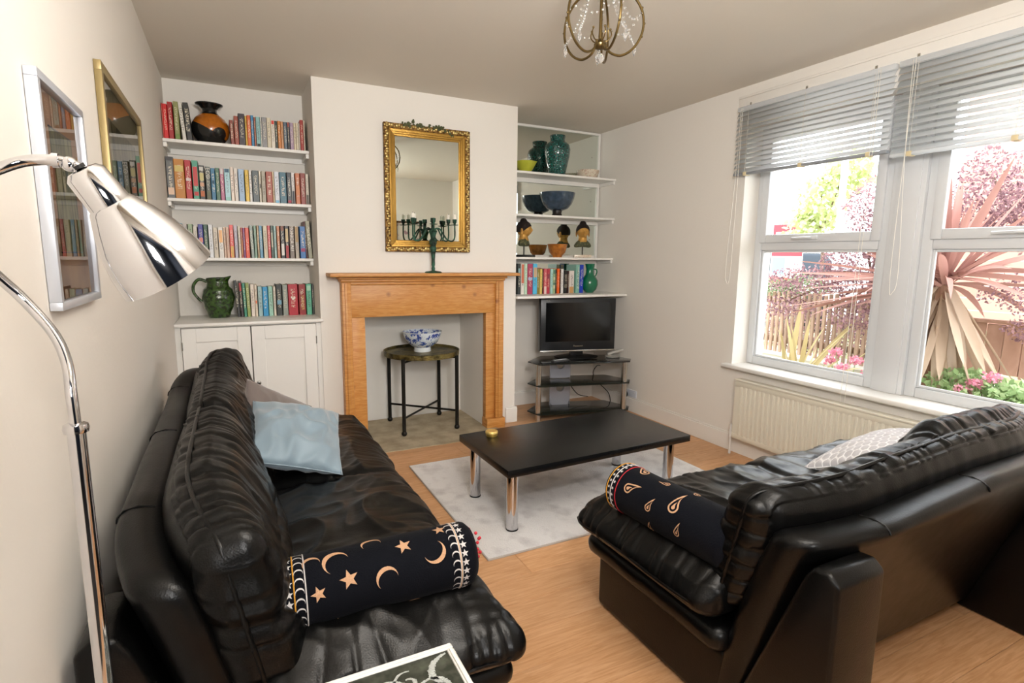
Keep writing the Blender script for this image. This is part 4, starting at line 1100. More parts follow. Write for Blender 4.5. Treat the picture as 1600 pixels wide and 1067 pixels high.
    for b in range(nb):
        x0 = b * cw; first = b == 0; last = b == nb - 1
        def back(u, v, w, x0=x0):
            hx, hy, hzz = cw / 2 + .010, .095, .27
            p = rbox(u, v, w, hx, hy, hzz, .060)
            eu = abs(p.x) / hx; k = (p.z + hzz) / (2 * hzz)
            thick = .62 + .60 * math.sin(PI * min(1, k * 1.02)) ** .7 * (1 - .8 * eu ** 4)
            thick *= 1 - .18 * math.exp(-((k - .47) / .05) ** 2) * (p.y > 0)
            y = p.y * thick
            xx = x0 + cw / 2 + p.x
            tz = topz(xx / Wd); ln = tz - .365
            yc = .350 - .150 * k + yoff(xx) * k
            z = .345 + k * (ln + .02)
            sb = max(0, min(1, (xx - .70) / .10)); sb = sb * sb * (3 - 2 * sb)
            dome = .008 * (1 - eu ** 3) * k ** 4 + bump2 * sb * max(0, p.y / hy) * (1 - eu ** 8) * max(0, k - .3) ** 2 * 2
            if bump2 and .3 < k: y += .012 * math.exp(-((xx - .74) / .035) ** 2) * (-1 if p.y > 0 else 0)
            return V((xx, yc + y, z + dome + (y * .30 if y < 0 else -y * (.12 if bump2 else -.25)) * k))
        def bw(c, n, x0=x0):
            if n.y < -.75: return .002 * nz(c.x * 20, c.z * 3, seed)
            k = (c.z - .365) / .42; ex = min(abs(c.x - x0), abs(x0 + cw - c.x))
            top = math.exp(-abs(k - 1.0) / .28); g2 = math.exp(-ex / .06)
            d = .0085 * top * (.6 - abs(ridge(c.x * 21, c.z * 2.5 + c.y * 3, seed + b)) ** 3) + .008 * g2 * (.6 - abs(ridge(c.z * 20, c.x * 3, seed + 2 + b)) ** 3)
            q = c.z + .08 * nz(c.x * 4, c.z * 3, seed)
            d += .006 * (max(0, ridge(c.x * 4 + q * 2, q * 6, seed + 4 + b)) ** 3 - .3)
            d += .005 * (max(0, ridge(c.x * 11, q * 9, seed + 8 + b)) ** 2 - .35)
            return d
        g = G().gridbox(int(cw / .007), 28, 84, back).displace(bw)
        bc_ = L(g, 'back_cushion', sm=180)
        vv_ = -.15
        loop = [back(-1, vv_, -.9 + 1.8 * q / 12) for q in range(13)] + [back(-.96 + 1.92 * q / 20, vv_, 1) for q in range(21)] + [back(1, vv_, .9 - 1.8 * q / 12) for q in range(13)]
        cx_ = V((x0 + cw / 2, .33, .6))
        loop = [p + (p - cx_).normalized() * .004 for p in loop]
        L(G().tube(loop, .0058, 6, smooth=3), 'piping', bc_)
    for x in (.12, Wd - .12):
        for y in (.16, .84): L(G().cyl((x, y, 0), (x, y, .01), .02, n=12), 'foot', m=M_black)
    return t
# two-seater: far-side view of its back, seat facing the fireplace
sofa('black leather sofa seen from behind at right, in front of the radiator', (1.17, .662, 0), 0, 1.42, lambda q: .714 + .05 * min(1, max(0, q) * 1.8), 4.0, bump2=.06, pads=1)
# sofa against the left wall, facing the window
sofa('black leather sofa along the left wall, behind the chrome floor lamp', (XL + .012, 2.99, 0), -PI / 2, 1.84, lambda q: .80 + .05 * math.exp(-((q - .06) / .10) ** 2) - .045 * max(0, q - .80) / .2, 11.0, front=.905)

# ------------------------------------------------------------------ cushions
def pillow(g, c, th, n=44, wr=.003, seed=0, hexs=None, pinch=1.0):
    """c: four corners a,b,c,d in order"""
    a, b, cc, d = [V(q) for q in c]
    nrm = ((b - a).cross(d - a)).normalized()
    vs = {}
    for s in (1, -1):
        for i in range(n + 1):
            for j in range(n + 1):
                u, v = i / n, j / n
                edge = i in (0, n) or j in (0, n)
                if edge and s < 0: vs[(s, i, j)] = vs[(1, i, j)]; continue
                U, W_ = 2 * u - 1, 2 * v - 1
                # edges bow inward between the corners
                uu = .5 + .5 * U * (1 - .05 * (1 - W_ * W_)); ww = .5 + .5 * W_ * (1 - .05 * (1 - U * U))
                p = a * (1 - uu) * (1 - ww) + b * uu * (1 - ww) + cc * uu * ww + d * (1 - uu) * ww
                h = ((1 - U ** 2) * (1 - W_ ** 2)); h = max(0, h) ** .45
                hh = th / 2 * h
                q = 0 if edge else wr * (ridge(u * 5 + seed, v * 4 + .5 * nz(u * 3, v * 3, seed), s + seed) - .5) * 2 * (.3 + .7 * h)
                if hexs and not edge:
                    q += .003 * hexs(u, v)
                vs[(s, i, j)] = g.bm.verts.new(p + nrm * s * (hh + q))
    fs = []
    for s in (1, -1):
        for i in range(n):
            for j in range(n):
                f = [vs[(s, i, j)], vs[(s, i + 1, j)], vs[(s, i + 1, j + 1)], vs[(s, i, j + 1)]]
                fs.append(g.bm.faces.new(f if s > 0 else f[::-1]))
    return g
M_satin = mat('pale_blue_satin', '7f929e', .42, bump=(500, .15), sheen=.4)
M_taupe = mat('taupe_velvet', '6a5f5a', .8, sheen=.5)
def cushion(label, corners, th, m, **k):
    g = pillow(G(), corners, th, **k)
    c = sum((V(q) for q in corners), V((0, 0, 0))) / 4
    t = thing('cushion', label, 'cushion', c)
    obj('cover', g, m, t, smooth=180)
    P = [V(q) for q in corners]; e = []
    for i in range(4):
        a, b = P[i], P[(i + 1) % 4]; mid = (P[(i + 2) % 4] + P[(i + 3) % 4]) / 2
        for q in range(8):
            s = q / 8; p = a.lerp(b, s); W_ = 2 * s - 1
            e.append(p + ((mid - (a + b) / 2) * .025 * (1 - W_ * W_)))
    obj('edge_seam', G().tube(e, .0022, 5, closed=True), m, t)
    return t
cushion('pale blue satin cushion leaning on the left sofa back', [(.005, 2.06, .585), (.335, 2.075, .475), (.385, 2.43, .615), (.050, 2.40, .715)], .14, M_satin, wr=.011, seed=3)
cushion('taupe velvet cushion mostly hidden behind the pale blue cushion', [(-.03, 2.30, .54), (.22, 2.42, .47), (.30, 2.66, .60), (.035, 2.50, .79)], .11, M_taupe, wr=.003, seed=8)
def hexf(u, v, want_line=False):
    s = 11.0; x, y = u * s, v * s * .95
    best = 9; second = 9
    r3 = math.sqrt(3)
    for ox, oy in ((0, 0), (.5, r3 / 2)):
        cx = round(x - ox) + ox; cy = round((y - oy) / r3) * r3 + oy
        for ddx in (-1, 0, 1):
            d = math.hypot(x - cx - ddx, y - cy)
            if d < best: second, best = best, d
            elif d < second: second = d
    return min(1, (second - best) * 3.5)
M_hex = mat('silver_hexagon_fabric', 'b9b7b8', .6, sheen=.3)
nt = M_hex.node_tree; at = nt.nodes.new('ShaderNodeVertexColor'); at.layer_name = 'stitch'
mx = nt.nodes.new('ShaderNodeMix'); mx.data_type = 'RGBA'; mx.inputs[6].default_value = lin('ffffff'); mx.inputs[7].default_value = lin('b9b7bb')
nt.links.new(at.outputs[0], mx.inputs[0]); nt.links.new(mx.outputs[2], nt.nodes['Principled BSDF'].inputs['Base Color'])
HN = 110
HC = [(2.02, 1.36, .47), (2.03, 1.04, .60), (2.36, .99, .66), (2.39, 1.25, .60)]
t = cushion('silver grey cushion with quilted hexagons on the right sofa', HC, .13, M_hex, n=HN, wr=.003, seed=5, hexs=hexf)
me = t.children[0].data
ca = me.color_attributes.new('stitch', 'FLOAT_COLOR', 'POINT')
# the vertices were created in (side, i, j) order
idx = 0
for s_ in (1, -1):
    for i in range(HN + 1):
        for j in range(HN + 1):
            if s_ < 0 and (i in (0, HN) or j in (0, HN)): continue
            h = hexf(i / HN, j / HN); h = min(1, h * 1.6)
            ca.data[idx].color = (h, h, h, 1); idx += 1
# ------------------------------------------------------------------ bolsters
M_velvet = mat('black_velvet', '05070f', .85, spec=.15, sheen=.02, bump=(300, .2))
M_tan = mat('tan_embroidery', 'bf9572', .6, bump=(400, .4)); M_silv = mat('silver_embroidery', 'c9c5c4', .55, bump=(400, .3)); M_yelt = mat('yellow_trim', 'c48a2c', .6); M_redt = mat('red_trim', 'a81e28', .6)
M_bead = mat('bright_beads', 'c02838', .4)
def bolster(label, p0, p1, r, motifs, borders, roll0=0.0):
    p0, p1 = V(p0), V(p1); ax = (p1 - p0).normalized(); Ln = (p1 - p0).length
    side = ax.cross(V((0, 0, 1))).normalized(); up = side.cross(ax).normalized()
    def S(s, ang, h=0.0):     # s along, ang from the top towards 'side'
        rr = r * (1 + .010 * nz(s * 9, math.cos(ang) * 2, 3)) + h
        return p0 + ax * s + (up * math.cos(ang) + side * math.sin(ang)) * rr
    t = thing('bolster', label, 'bolster cushion', p0 + V((0, 0, -r)))
    g = G(); n = 40; prof = [(0, -.016), (.02, -.016), (.5, -.012), (.85, -.004)]
    rings = []
    st = [(-.02, .05), (-.022, .45), (-.016, .80), (-.004, .96), (0.004, 1.0)] + [(Ln * q / 30, 1.0) for q in range(1, 30)] + [(Ln - .004, 1.0), (Ln + .004, .96), (Ln + .016, .80), (Ln + .022, .45), (Ln + .02, .05)]
    for s_, k in st:
        rings.append([g.bm.verts.new(p0 + ax * s_ + (S(s_, 2 * PI * q / n) - p0 - ax * s_) * k) for q in range(n)])
    for a, b in zip(rings, rings[1:]):
        for q in range(n): g.bm.faces.new([a[q], b[q], b[(q + 1) % n], a[(q + 1) % n]])
    g.bm.faces.new(rings[0]); g.bm.faces.new(rings[-1]); bmesh.ops.recalc_face_normals(g.bm, faces=g.bm.faces[:])
    obj('cover', g, M_velvet, t, smooth=60)
    def shape(kind, s0, a0, size, rot, g):
        pts = []
        if kind == 'star':
            for k in range(10):
                an = PI / 2 + k * PI / 5; q = size * (1 if k % 2 == 0 else .42); pts.append((q * math.cos(an), q * math.sin(an)))
            tri = [[(0, 0), pts[k], pts[(k + 1) % 10]] for k in range(10)]
        elif kind == 'moon':
            o = [(size * math.cos(x), size * math.sin(x)) for x in [math.radians(-115 + 230 * k / 14) for k in range(15)]]
            i_ = [(size * (.80 * math.cos(x)) - size * .18, size * .93 * math.sin(x)) for x in [math.radians(-104 + 208 * k / 14) for k in range(15)]]
            i_[0] = o[0]; i_[-1] = o[-1]
            tri = [[o[k], o[k + 1], i_[k + 1], i_[k]] for k in range(14)]
        elif kind == 'paisley':
            o = []
            for k in range(28):
                an = 2 * PI * k / 28; rr = 1 - .0 * k
                x = math.cos(an) * .55; y = math.sin(an) * .55 - .3
                if math.sin(an) > 0: y += 1.15 * math.sin(an) ** 3; x = x * (1 - .75 * math.sin(an) ** 2) + .42 * math.sin(an) ** 6
                o.append((x * size, y * size))
            i_ = [((x - 0) * .70, (y + .3 * size) * .72 - .3 * size) for x, y in o]; j_ = [(x * .34, (y + .35 * size) * .34 - .35 * size) for x, y in o]
            tri = [[o[k], o[(k + 1) % 28], i_[(k + 1) % 28], i_[k]] for k in range(28)] + [[(0, -.35 * size), j_[k], j_[(k + 1) % 28]] for k in range(28)]
        cr, sr = math.cos(rot), math.sin(rot)
        for f in tri:
            vs = []
            for x, y in f:
                X, Y = x * cr - y * sr, x * sr + y * cr
                vs.append(g.bm.verts.new(S(s0 + X, a0 - Y / r, .0018)))
            try: g.bm.faces.new(vs)
            except ValueError: pass
        return g
    for (kind, s0, a0, size, rot) in motifs:
        nm = {'star': 'embroidered_star', 'moon': 'embroidered_moon', 'paisley': 'embroidered_paisley'}[kind]
        obj(nm, shape(kind, s0, a0, size, rot, G()), M_tan, t, smooth=0)
    for (kind, s_, w, cols) in borders:
        for q, cc in cols:
            g = G(); g.tube([S(q, 2 * PI * k / 48, .0008) for k in range(48)], .0016, 5, closed=True)
            obj('border_braid', g, cc, t)
        g = G(); nb = 24
        for k in range(nb):
            an = 2 * PI * k / nb
            for kk, ss in s_: shape(kk, ss, an, w, (PI / 2 if kk == 'moon' else 0) , g)
        obj('border_embroidery', g, M_silv, t, smooth=0, kind='stuff')
    return t
moons = [('moon', .072, .30, .020, 1.9), ('star', .082, 1.20, .018, .3), ('moon', .125, .42, .030, 2.2), ('star', .150, 1.0, .022, .2), ('moon', .212, 0.0, .024, 1.8), ('moon', .235, 1.22, .026, 2.0), ('star', .285, .40, .021, .2), ('star', .383, .05, .018, 0), ('moon', .356, .80, .028, -.9),
         ('star', .2, -1.2, .02, 0), ('moon', .33, -1.4, .026, .5), ('star', .12, 2.4, .02, 0), ('moon', .3, 2.6, .026, 1)]
def B2(a, b, m1, m2, m3): return ('moon', [('star', a), ('moon', b)], .0100, [(a - .013, m1), ((a + b) / 2, m2), (b + .013, m3)])
b1 = bolster('black velvet bolster with tan moons and stars on left sofa', (.056, 1.283, .520), (.508, 1.262, .530), .080, moons,
        [B2(.020, .043, M_silv, M_yelt, M_silv), B2(.430, .407, M_silv, M_yelt, M_silv)])
g = G(); rr = random.Random(2)
for k in range(26):
    an = rr.uniform(0, 2 * PI); q = rr.uniform(.02, .06)
    g.ball((.526 + rr.uniform(-.008, .010), 1.262 + q * math.cos(an), .535 + q * math.sin(an)), .0045, 6)
obj('end_beading', g, M_bead, b1, kind='stuff')
pais = [('paisley', .105, .95, .030, -.9), ('paisley', .09, -.05, .030, 1.2), ('paisley', .20, 1.25, .022, -.2), ('paisley', .20, .1, .018, 2), ('paisley', .285, .75, .034, .1), ('paisley', .30, -.25, .02, .8), ('paisley', .2, 2.2, .02, 0), ('paisley', .32, 1.6, .02, 0)]
bolster('black velvet bolster with tan paisley motifs on right sofa', (1.185, 1.455, .515), (1.215, 1.005, .515), .082, pais,
        [('star', [('star', .016), ('star', .034)], .0062, [(.006, M_yelt), (.025, M_silv), (.048, M_redt)])])

# ------------------------------------------------------------------ glass side table
M_wf = mat('white_metal_frame', 'e6e4df', .35)
t = thing('side_table', 'white framed glass side table with frosted scrolls at bottom of view', 'table', (.144, .77, 0))
x0, x1, y0, y1, zt = -.080, .368, .545, .992, .5
g = G()
for q in ((x0, x1, y0, y0 + .016), (x0, x1, y1 - .016, y1), (x0, x0 + .016, y0 + .016, y1 - .016), (x1 - .016, x1, y0 + .016, y1 - .016)):
    g.box(q[0], q[1], q[2], q[3], zt - .024, zt, .004, 2)
    g.box(q[0] + .004, q[1] - .004, q[2] + .004, q[3] - .004, zt - .002, zt + .003, .001, 1)
obj('frame', g, M_wf, t)
obj('glass_top', G().box(x0 + .015, x1 - .015, y0 + .015, y1 - .015, zt - .009, zt - .003), mat('dark_etched_glass', '2e312a', .08, spec=.7, noise_mix=(30, '4c5046', .45, .7, (1, 1, 1))), t, smooth=0)
M_fr = mat('frosted_scroll', 'c4c8c4', .9, bump=(200, 1.0))
def scroll(cx, cy, r, turns, w, sgn=1, ph=0):
    g = G(); n = 40; A = []
    for k in range(n + 1):
        q = k / n; an = ph + sgn * turns * 2 * PI * q; rr_ = r * (1 - .75 * q)
        A.append((cx + rr_ * math.cos(an), cy + rr_ * math.sin(an), w * .62 * (.4 + .8 * math.sin(PI * q))))
    for a, b in zip(A, A[1:]):
        d = V((b[0] - a[0], b[1] - a[1], 0)).normalized(); nn = V((-d.y, d.x, 0))
        jit = lambda: random.uniform(.7, 1.3)
        pa, pb = V((a[0], a[1], zt - .0022)), V((b[0], b[1], zt - .0022))
        g.face([pa - nn * a[2] * jit(), pb - nn * b[2] * jit(), pb + nn * b[2] * jit(), pa + nn * a[2] * jit()])
    return g
for a in ((.255, .925, .030, 1.1, .006, 1, 1.2), (.30, .885, .035, 1.0, .007, -1, 2.6), (.20, .90, .06, .55, .006, 1, 0), (.335, .90, .07, .3, .009, 1, 1.4), (.12, .91, .035, 1.2, .006, -1, 0), (.14, .80, .06, 1.1, .008, 1, 0), (.28, .78, .06, 1.1, .008, -1, 1), (.02, .86, .05, 1.2, .007, 1, 2), (.02, .70, .06, 1.1, .008, 1, 2), (.24, .64, .06, 1.1, .008, -1, 2)):
    obj('frosted_scroll', scroll(*a), M_fr, t, smooth=0)
for x in (x0 + .012, x1 - .012):
    for y in (y0 + .012, y1 - .012): obj('leg', G().box(x - .010, x + .010, y - .010, y + .010, 0, zt - .022, .003), M_wf, t)

# ------------------------------------------------------------------ floor lamp
px, py = -.182, .828
t = thing('floor_lamp', 'chrome gooseneck reading floor lamp beside near end of left sofa', 'lamp', (px, py, 0))
obj('base', G().lathe([(0, 0), (.118, 0), (.121, .006), (.115, .014), (.03, .022), (.014, .03), (0, .03)], (px, py, 0), n=48), M_chrome, t)
obj('pole', G().cyl((px, py, .02), (px, py, 1.085), .0098, n=24), M_chrome, t)
obj('collar', G().lathe([(.0098, -.006), (.0128, -.005), (.0138, 0), (.0128, .005), (.0085, .007)], (px, py, 1.088), n=24), M_chrome, t)
neck = [(px, py, 1.085), (-.183, .829, 1.13), (-.187, .843, 1.168), (-.199, .853, 1.204), (-.225, .862, 1.244), (-.243, .856, 1.271), (-.262, .838, 1.305), (-.268, .822, 1.337), (-.258, .815, 1.370), (-.218, .807, 1.392), (-.196, .809, 1.402), (-.173, .809, 1.405), (-.153, .810, 1.401), (-.146, .808, 1.394)]
obj('gooseneck', G().tube(neck, .0062, 14, smooth=8), M_chrome, t)
obj('swivel', G().ball((-.157, .8095, 1.402), .0085, 14).cyl((-.172, .809, 1.405), (-.166, .809, 1.405), .0082, n=16), M_chrome, t)
ax0, ax1 = V((-.146, .804, 1.398)), V((-.072, .838, 1.276))
ax = ax1 - ax0; Ln = ax.length
sh = obj('lamp_shade', G().lathe([(0, .0), (.016, .002), (.0215, .008), (.0235, .045), (.0255, .0465), (.0275, .05), (.037, .068), (.047, .092), (.0545, .120), (.0580, Ln), (.0565, Ln), (.053, .120), (.0455, .092), (.034, .068), (.02, .05), (0, .05)], ax0, ax, n=64, cap=False), M_chrome, t)
obj('bulb', G().ball(ax0 + ax * .66, .024, 16), mat('white_bulb', 'f0ede4', .4), sh)
obj('shade_cap_slot', G().cyl(ax0 + ax * .0, ax0 - ax.normalized() * .004, .006, n=12), M_black, sh)

# ------------------------------------------------------------------ pictures on the left wall
def picture(label, y0, y1, z0, z1, d, w, mframe, art):
    t = thing('picture', label, 'picture', (XL, (y0 + y1) / 2, z0), 'framed pictures on the left wall')
    g = G()
    X0, X1 = XL + .001, XL + d
    g.box(X0, X1, y0, y1, z0, z0 + w, .0015).box(X0, X1, y0, y1, z1 - w, z1, .0015).box(X0, X1, y0, y0 + w, z0 + w, z1 - w, .0015).box(X0, X1, y1 - w, y1, z0 + w, z1 - w, .0015)
    obj('frame', g, mframe, t)
    art(t, y0 + w, y1 - w, z0 + w, z1 - w, X0)
    obj('glazing', G().face([(X0 + .012, y0 + w - .001, z0 + w - .001), (X0 + .012, y1 - w + .001, z0 + w - .001), (X0 + .012, y1 - w + .001, z1 - w + .001), (X0 + .012, y0 + w - .001, z1 - w + .001)]), M_pg, t, smooth=0)
M_pg = bpy.data.materials.new('picture_glass'); M_pg.use_nodes = True
nt = M_pg.node_tree; nt.nodes.clear(); out = nt.nodes.new('ShaderNodeOutputMaterial'); ms = nt.nodes.new('ShaderNodeMixShader'); tr = nt.nodes.new('ShaderNodeBsdfTransparent'); gl = nt.nodes.new('ShaderNodeBsdfGlossy'); gl.inputs['Roughness'].default_value = .01; fr = nt.nodes.new('ShaderNodeFresnel'); fr.inputs[0].default_value = 1.4
nt.links.new(fr.outputs[0], ms.inputs[0]); nt.links.new(tr.outputs[0], ms.inputs[1]); nt.links.new(gl.outputs[0], ms.inputs[2]); nt.links.new(ms.outputs[0], out.inputs[0])
def art1(t, y0, y1, z0, z1, X):
    obj('mount', G().box(X, X + .004, y0, y1, z0, z1), mat('sand_mount', 'b88a60', .8, noise_mix=(6, '8c5c3c', .4, .65, (1, 1, .6))), t, smooth=0)
    obj('print', G().box(X + .004, X + .0055, y0 + .10, y1 - .06, z0 + .10, z1 - .07), mat('green_wash_print', '8a8a5c', .8, noise_mix=(14, '3f4a30', .42, .62, (1, 3, .7))), t, smooth=0)
    obj('print_line', G().box(X + .0035, X + .0058, y0 + .096, y1 - .056, z0 + .096, z0 + .099).box(X + .0035, X + .0058, y0 + .096, y1 - .056, z1 - .069, z1 - .066), M_black, t, smooth=0)
def art2(t, y0, y1, z0, z1, X):
    obj('mount', G().box(X, X + .004, y0, y1, z0, z1), mat('olive_mount', 'a9a285', .8, noise_mix=(3, '8c8768', .4, .6, (1, 1, 1))), t, smooth=0)
    obj('print', G().box(X + .004, X + .0055, y0 + .14, y1 - .12, z0 + .10, z1 - .11), mat('muted_print', '827c5c', .8, noise_mix=(9, '4c4c38', .42, .62, (1, 2, 1))), t, smooth=0)
picture('silver framed picture on left wall, nearest the floor lamp', 1.362, 1.730, 1.188, 1.642, .022, .017, mat('silver_frame', 'c4c8d0', .35, .5), art1)
picture('gold framed picture on left wall, nearer the bookshelves', 2.055, 2.88, 1.25, 1.855, .020, .028, mat('pale_gold_frame', '948258', .4, .55), art2)
# picture on the wall behind the camera, seen in the mirror
t = thing('picture', 'small dark wood framed picture on wall behind camera, seen in mirror', 'picture', (2.3, YF, 1.2), 'mirror reflected picture')
obj('frame', frame4(2.14, 2.52, 1.30, 1.80, .025, YF + .001, YF + .02), mat('dark_picture_frame', '4a3018', .5), t)
obj('print', G().box(2.16, 2.50, YF + .001, YF + .008, 1.32, 1.78), mat('pale_print', 'cfc8bc', .8, noise_mix=(8, 'a08088', .55, .6, (1, 1, 1))), t, smooth=0)

# ------------------------------------------------------------------ chandelier
M_ab = mat('antique_brass', '73603c', .28, .9)
M_crys = mat('crystal', 'ffffff', .02, trans=.9, ior=1.5)
cc0 = V((1.408, 2.0, 0))
t = thing('chandelier', 'antique brass and crystal chandelier hanging from the ceiling', 'chandelier', cc0 + V((0, 0, 2.4)))
obj('ceiling_rose', G().lathe([(0, 2.398), (.05, 2.398), (.05, 2.385), (.02, 2.37), (0, 2.37)], cc0, n=24), M_ab, t)
obj('hub', G().lathe([(0, 2.150), (.016, 2.152), (.024, 2.160), (.026, 2.170), (.016, 2.182), (.008, 2.19), (.0055, 2.37), (0, 2.37)], cc0, n=20), M_ab, t)
def on(az, r, z): return cc0 + V((r * math.cos(az), r * math.sin(az), z))
for k in range(5):
    az = math.radians(-26 + 72 * k - 2)
    pts = [on(az, .018, 2.185), on(az, .022, 2.165), on(az, .045, 2.137), on(az, .090, 2.128), on(az, .140, 2.160), on(az, .172, 2.225), on(az, .165, 2.300), on(az, .120, 2.360), on(az, .05, 2.388)]
    arm = obj('arm', G().tube(pts, .0052, 8, smooth=6), M_ab, t)
    for z_, r_ in ((2.20, .168), (2.25, .177), (2.31, .166)): obj('bead', G().ball(on(az, r_, z_), .005, 8), M_ab, arm)
    # candle socket hook inside each loop
    obj('inner_scroll', G().tube([on(az, .015, 2.18), on(az, .03, 2.185), on(az, .045, 2.205), on(az, .040, 2.225)], .0028, 6, smooth=5).ball(on(az, .040, 2.227), .005, 8), M_ab, arm)
    g = G()
    for q in range(14):
        s = q / 13; a = on(az, .06, 2.375); b = on(az + .25, .150, 2.185); p = a.lerp(b, s) - V((0, 0, .025 * math.sin(PI * s))); g.ball(p, .0058, 6)
    for q in range(10):
        s = q / 9; a = on(az, .165, 2.29); b = on(az + 1.256, .165, 2.29); p = a.lerp(b, s) - V((0, 0, .05 * math.sin(PI * s))); g.ball(p, .0048, 6)
    obj('crystal_string', g, M_crys, t, kind='stuff')
    obj('crystal_drop', G().lathe([(0, -.045), (.008, -.030), (.010, -.018), (.004, 0), (0, 0)], on(az + .25, .150, 2.18), n=6), M_crys, t, smooth=0)
obj('crystal_ball', G().ball(cc0 + V((0, 0, 2.117)), .0195, 16).cyl(cc0 + V((0, 0, 2.135)), cc0 + V((0, 0, 2.151)), .002, n=6), M_crys, t, smooth=0)
# ------------------------------------------------------------------ garden beyond the window
M_soil = mat('garden_ground', '8f8a70', .95, noise_mix=(5, '5f6b3c', .4, .6, (1, 1, 1)))
struct('ground', G().box(3.33, 30, -14, 26, -.12, .10), M_soil)
def fence(label, name_, mb, mr, X, ya, yb, z0, zt, wdt, gap, n=True, rails=(.25, .8), capm=None):
    t = thing(name_, label, 'fence', (X, (ya + yb) / 2, z0))
    y = ya; k = 0; rr = random.Random(5); proto = None
    hgt = zt - z0
    while y < yb:
        if proto is None or k % 3 == 0:
            proto = obj('batten' if wdt < .06 else 'board', G().box(-.011, .011, -wdt / 2, wdt / 2, 0, hgt, .004, 1), mb, t, world=False, smooth=0); c = proto
        else: c = proto.copy(); COL.objects.link(c)
        c.location = (0, y - (ya + yb) / 2, rr.uniform(-.012, .012)); c.rotation_euler = (rr.uniform(-.008, .008), 0, 0)
        y += wdt + gap; k += 1
    for q in rails: obj('rail', G().box(X + .012, X + .045, ya, yb, z0 + hgt * q - .03, z0 + hgt * q + .03, .004), mr, t)
    if capm: obj('cap_rail', G().box(X - .03, X + .04, ya, yb, zt, zt + .03, .004), mr, t)
    return t
M_bat = wood_mat('pale_batten_wood', 'b59a84', '8f7664', .8, 8, (1, 1, .3), .3)
M_brd = wood_mat('brown_fence_board', 'b48f7c', '9c7662', .8, 8, (1, 1, .3), .3)
M_render = mat('pale_rendered_wall', 'd5cfc4', .9, bump=(30, .2))
fence('pale vertical batten fence seen through the left window', 'batten_fence', M_bat, M_bat, 4.85, 2.50, 4.12, .40, 1.0, .032, .022, rails=(.2, .85))
fence('brown close-boarded fence seen through the right window', 'board_fence', M_brd, M_brd, 5.0, .2, 2.2, .48, .86, .105, .006, rails=(.1,), capm=1)
t = thing('garden_wall', 'low pale rendered garden wall below the batten fence', 'wall', (4.85, 2.2, .1))
obj('wall_body', G().box(4.80, 5.08, .0, 4.3, .10, .365, .01), M_render, t)
obj('coping', G().box(4.78, 5.10, .0, 4.3, .365, .395, .008), M_render, t)

def leaves(g, n, fn, size, rnd, asp=.5, droop=0):
    for _ in range(n):
        p = fn(); s = size * rnd.uniform(.6, 1.4)
        d = V((rnd.gauss(0, 1), rnd.gauss(0, 1), rnd.gauss(0, 1) - droop)).normalized(); w = d.orthogonal().normalized()
        w = (w * math.cos(1.0 * rnd.uniform(0, 6)) + d.cross(w) * math.sin(rnd.uniform(0, 6))).normalized() * s * asp * .5
        g.face([p, p + d * s * .5 + w, p + d * s, p + d * s * .5 - w])
    return g
def blob(c, r, rnd, hollow=.35):
    def f():
        while True:
            q = V((rnd.uniform(-1, 1), rnd.uniform(-1, 1), rnd.uniform(-1, 1)))
            if q.length < 1 and (q.length > hollow or rnd.random() < .4): return V((c[0] + q.x * r[0], c[1] + q.y * r[1], c[2] + q.z * r[2]))
    return f
def leafmat(name, c1, c2, tr=.35):
    m = mat(name, c1, .6); nt = m.node_tree; b = nt.nodes['Principled BSDF']; geo = nt.nodes.new('ShaderNodeNewGeometry')
    mx = nt.nodes.new('ShaderNodeMix'); mx.data_type = 'RGBA'; mx.inputs[6].default_value = lin(c1); mx.inputs[7].default_value = lin(c2)
    nt.links.new(geo.outputs['Random Per Island'], mx.inputs[0]); nt.links.new(mx.outputs[2], b.inputs['Base Color'])
    tl = nt.nodes.new('ShaderNodeBsdfTranslucent'); nt.links.new(mx.outputs[2], tl.inputs[0]); ms = nt.nodes.new('ShaderNodeMixShader'); ms.inputs[0].default_value = tr
    out = nt.nodes['Material Output']; nt.links.new(b.outputs[0], ms.inputs[1]); nt.links.new(tl.outputs[0], ms.inputs[2]); nt.links.new(ms.outputs[0], out.inputs[0]); return m
M_maple = leafmat('purple_leaf', '6e5058', 'b48e92'); M_lime = leafmat('lime_leaf', 'c0ca8c', 'd8deb4'); M_hedge = leafmat('hedge_leaf', '5c7a42', 'a8ac90'); M_leafg = leafmat('fresh_green_leaf', '86a46c', 'b4c898')
M_bark = mat('bark', '6e5a4c', .9, bump=(60, .8)); M_pinkf = leafmat('pink_petal', 'd8809c', 'ecb4c4')
def tree(label, name_, blobs, n, size, m, trunk, seed, cat='tree', asp=.5):
    rnd = random.Random(seed); t = thing(name_, label, cat, (trunk[0][0], trunk[0][1], .1))
    g = G().tube(trunk, lambda q: trunk_r * (1 - .6 * q), 8, smooth=4) if False else G().tube(trunk, .022 if cat == 'tree' else .01, 8, smooth=4)
    for c, r in blobs:
        g.tube([trunk[-1], (V(trunk[-1]) + V(c)) / 2 + V((0, 0, .05)), V(c) + V((0, 0, r[2] * .4))], .009 if cat == 'tree' else .005, 6, smooth=3)
    obj('trunk', g, M_bark, t)
    g = G(); tot = sum(r[0] * r[1] * r[2] for c, r in blobs)
    for c, r in blobs: leaves(g, int(n * r[0] * r[1] * r[2] / tot), blob(c, r, rnd), size, rnd, asp)
    obj('foliage', g, m, t, smooth=0, kind='stuff')
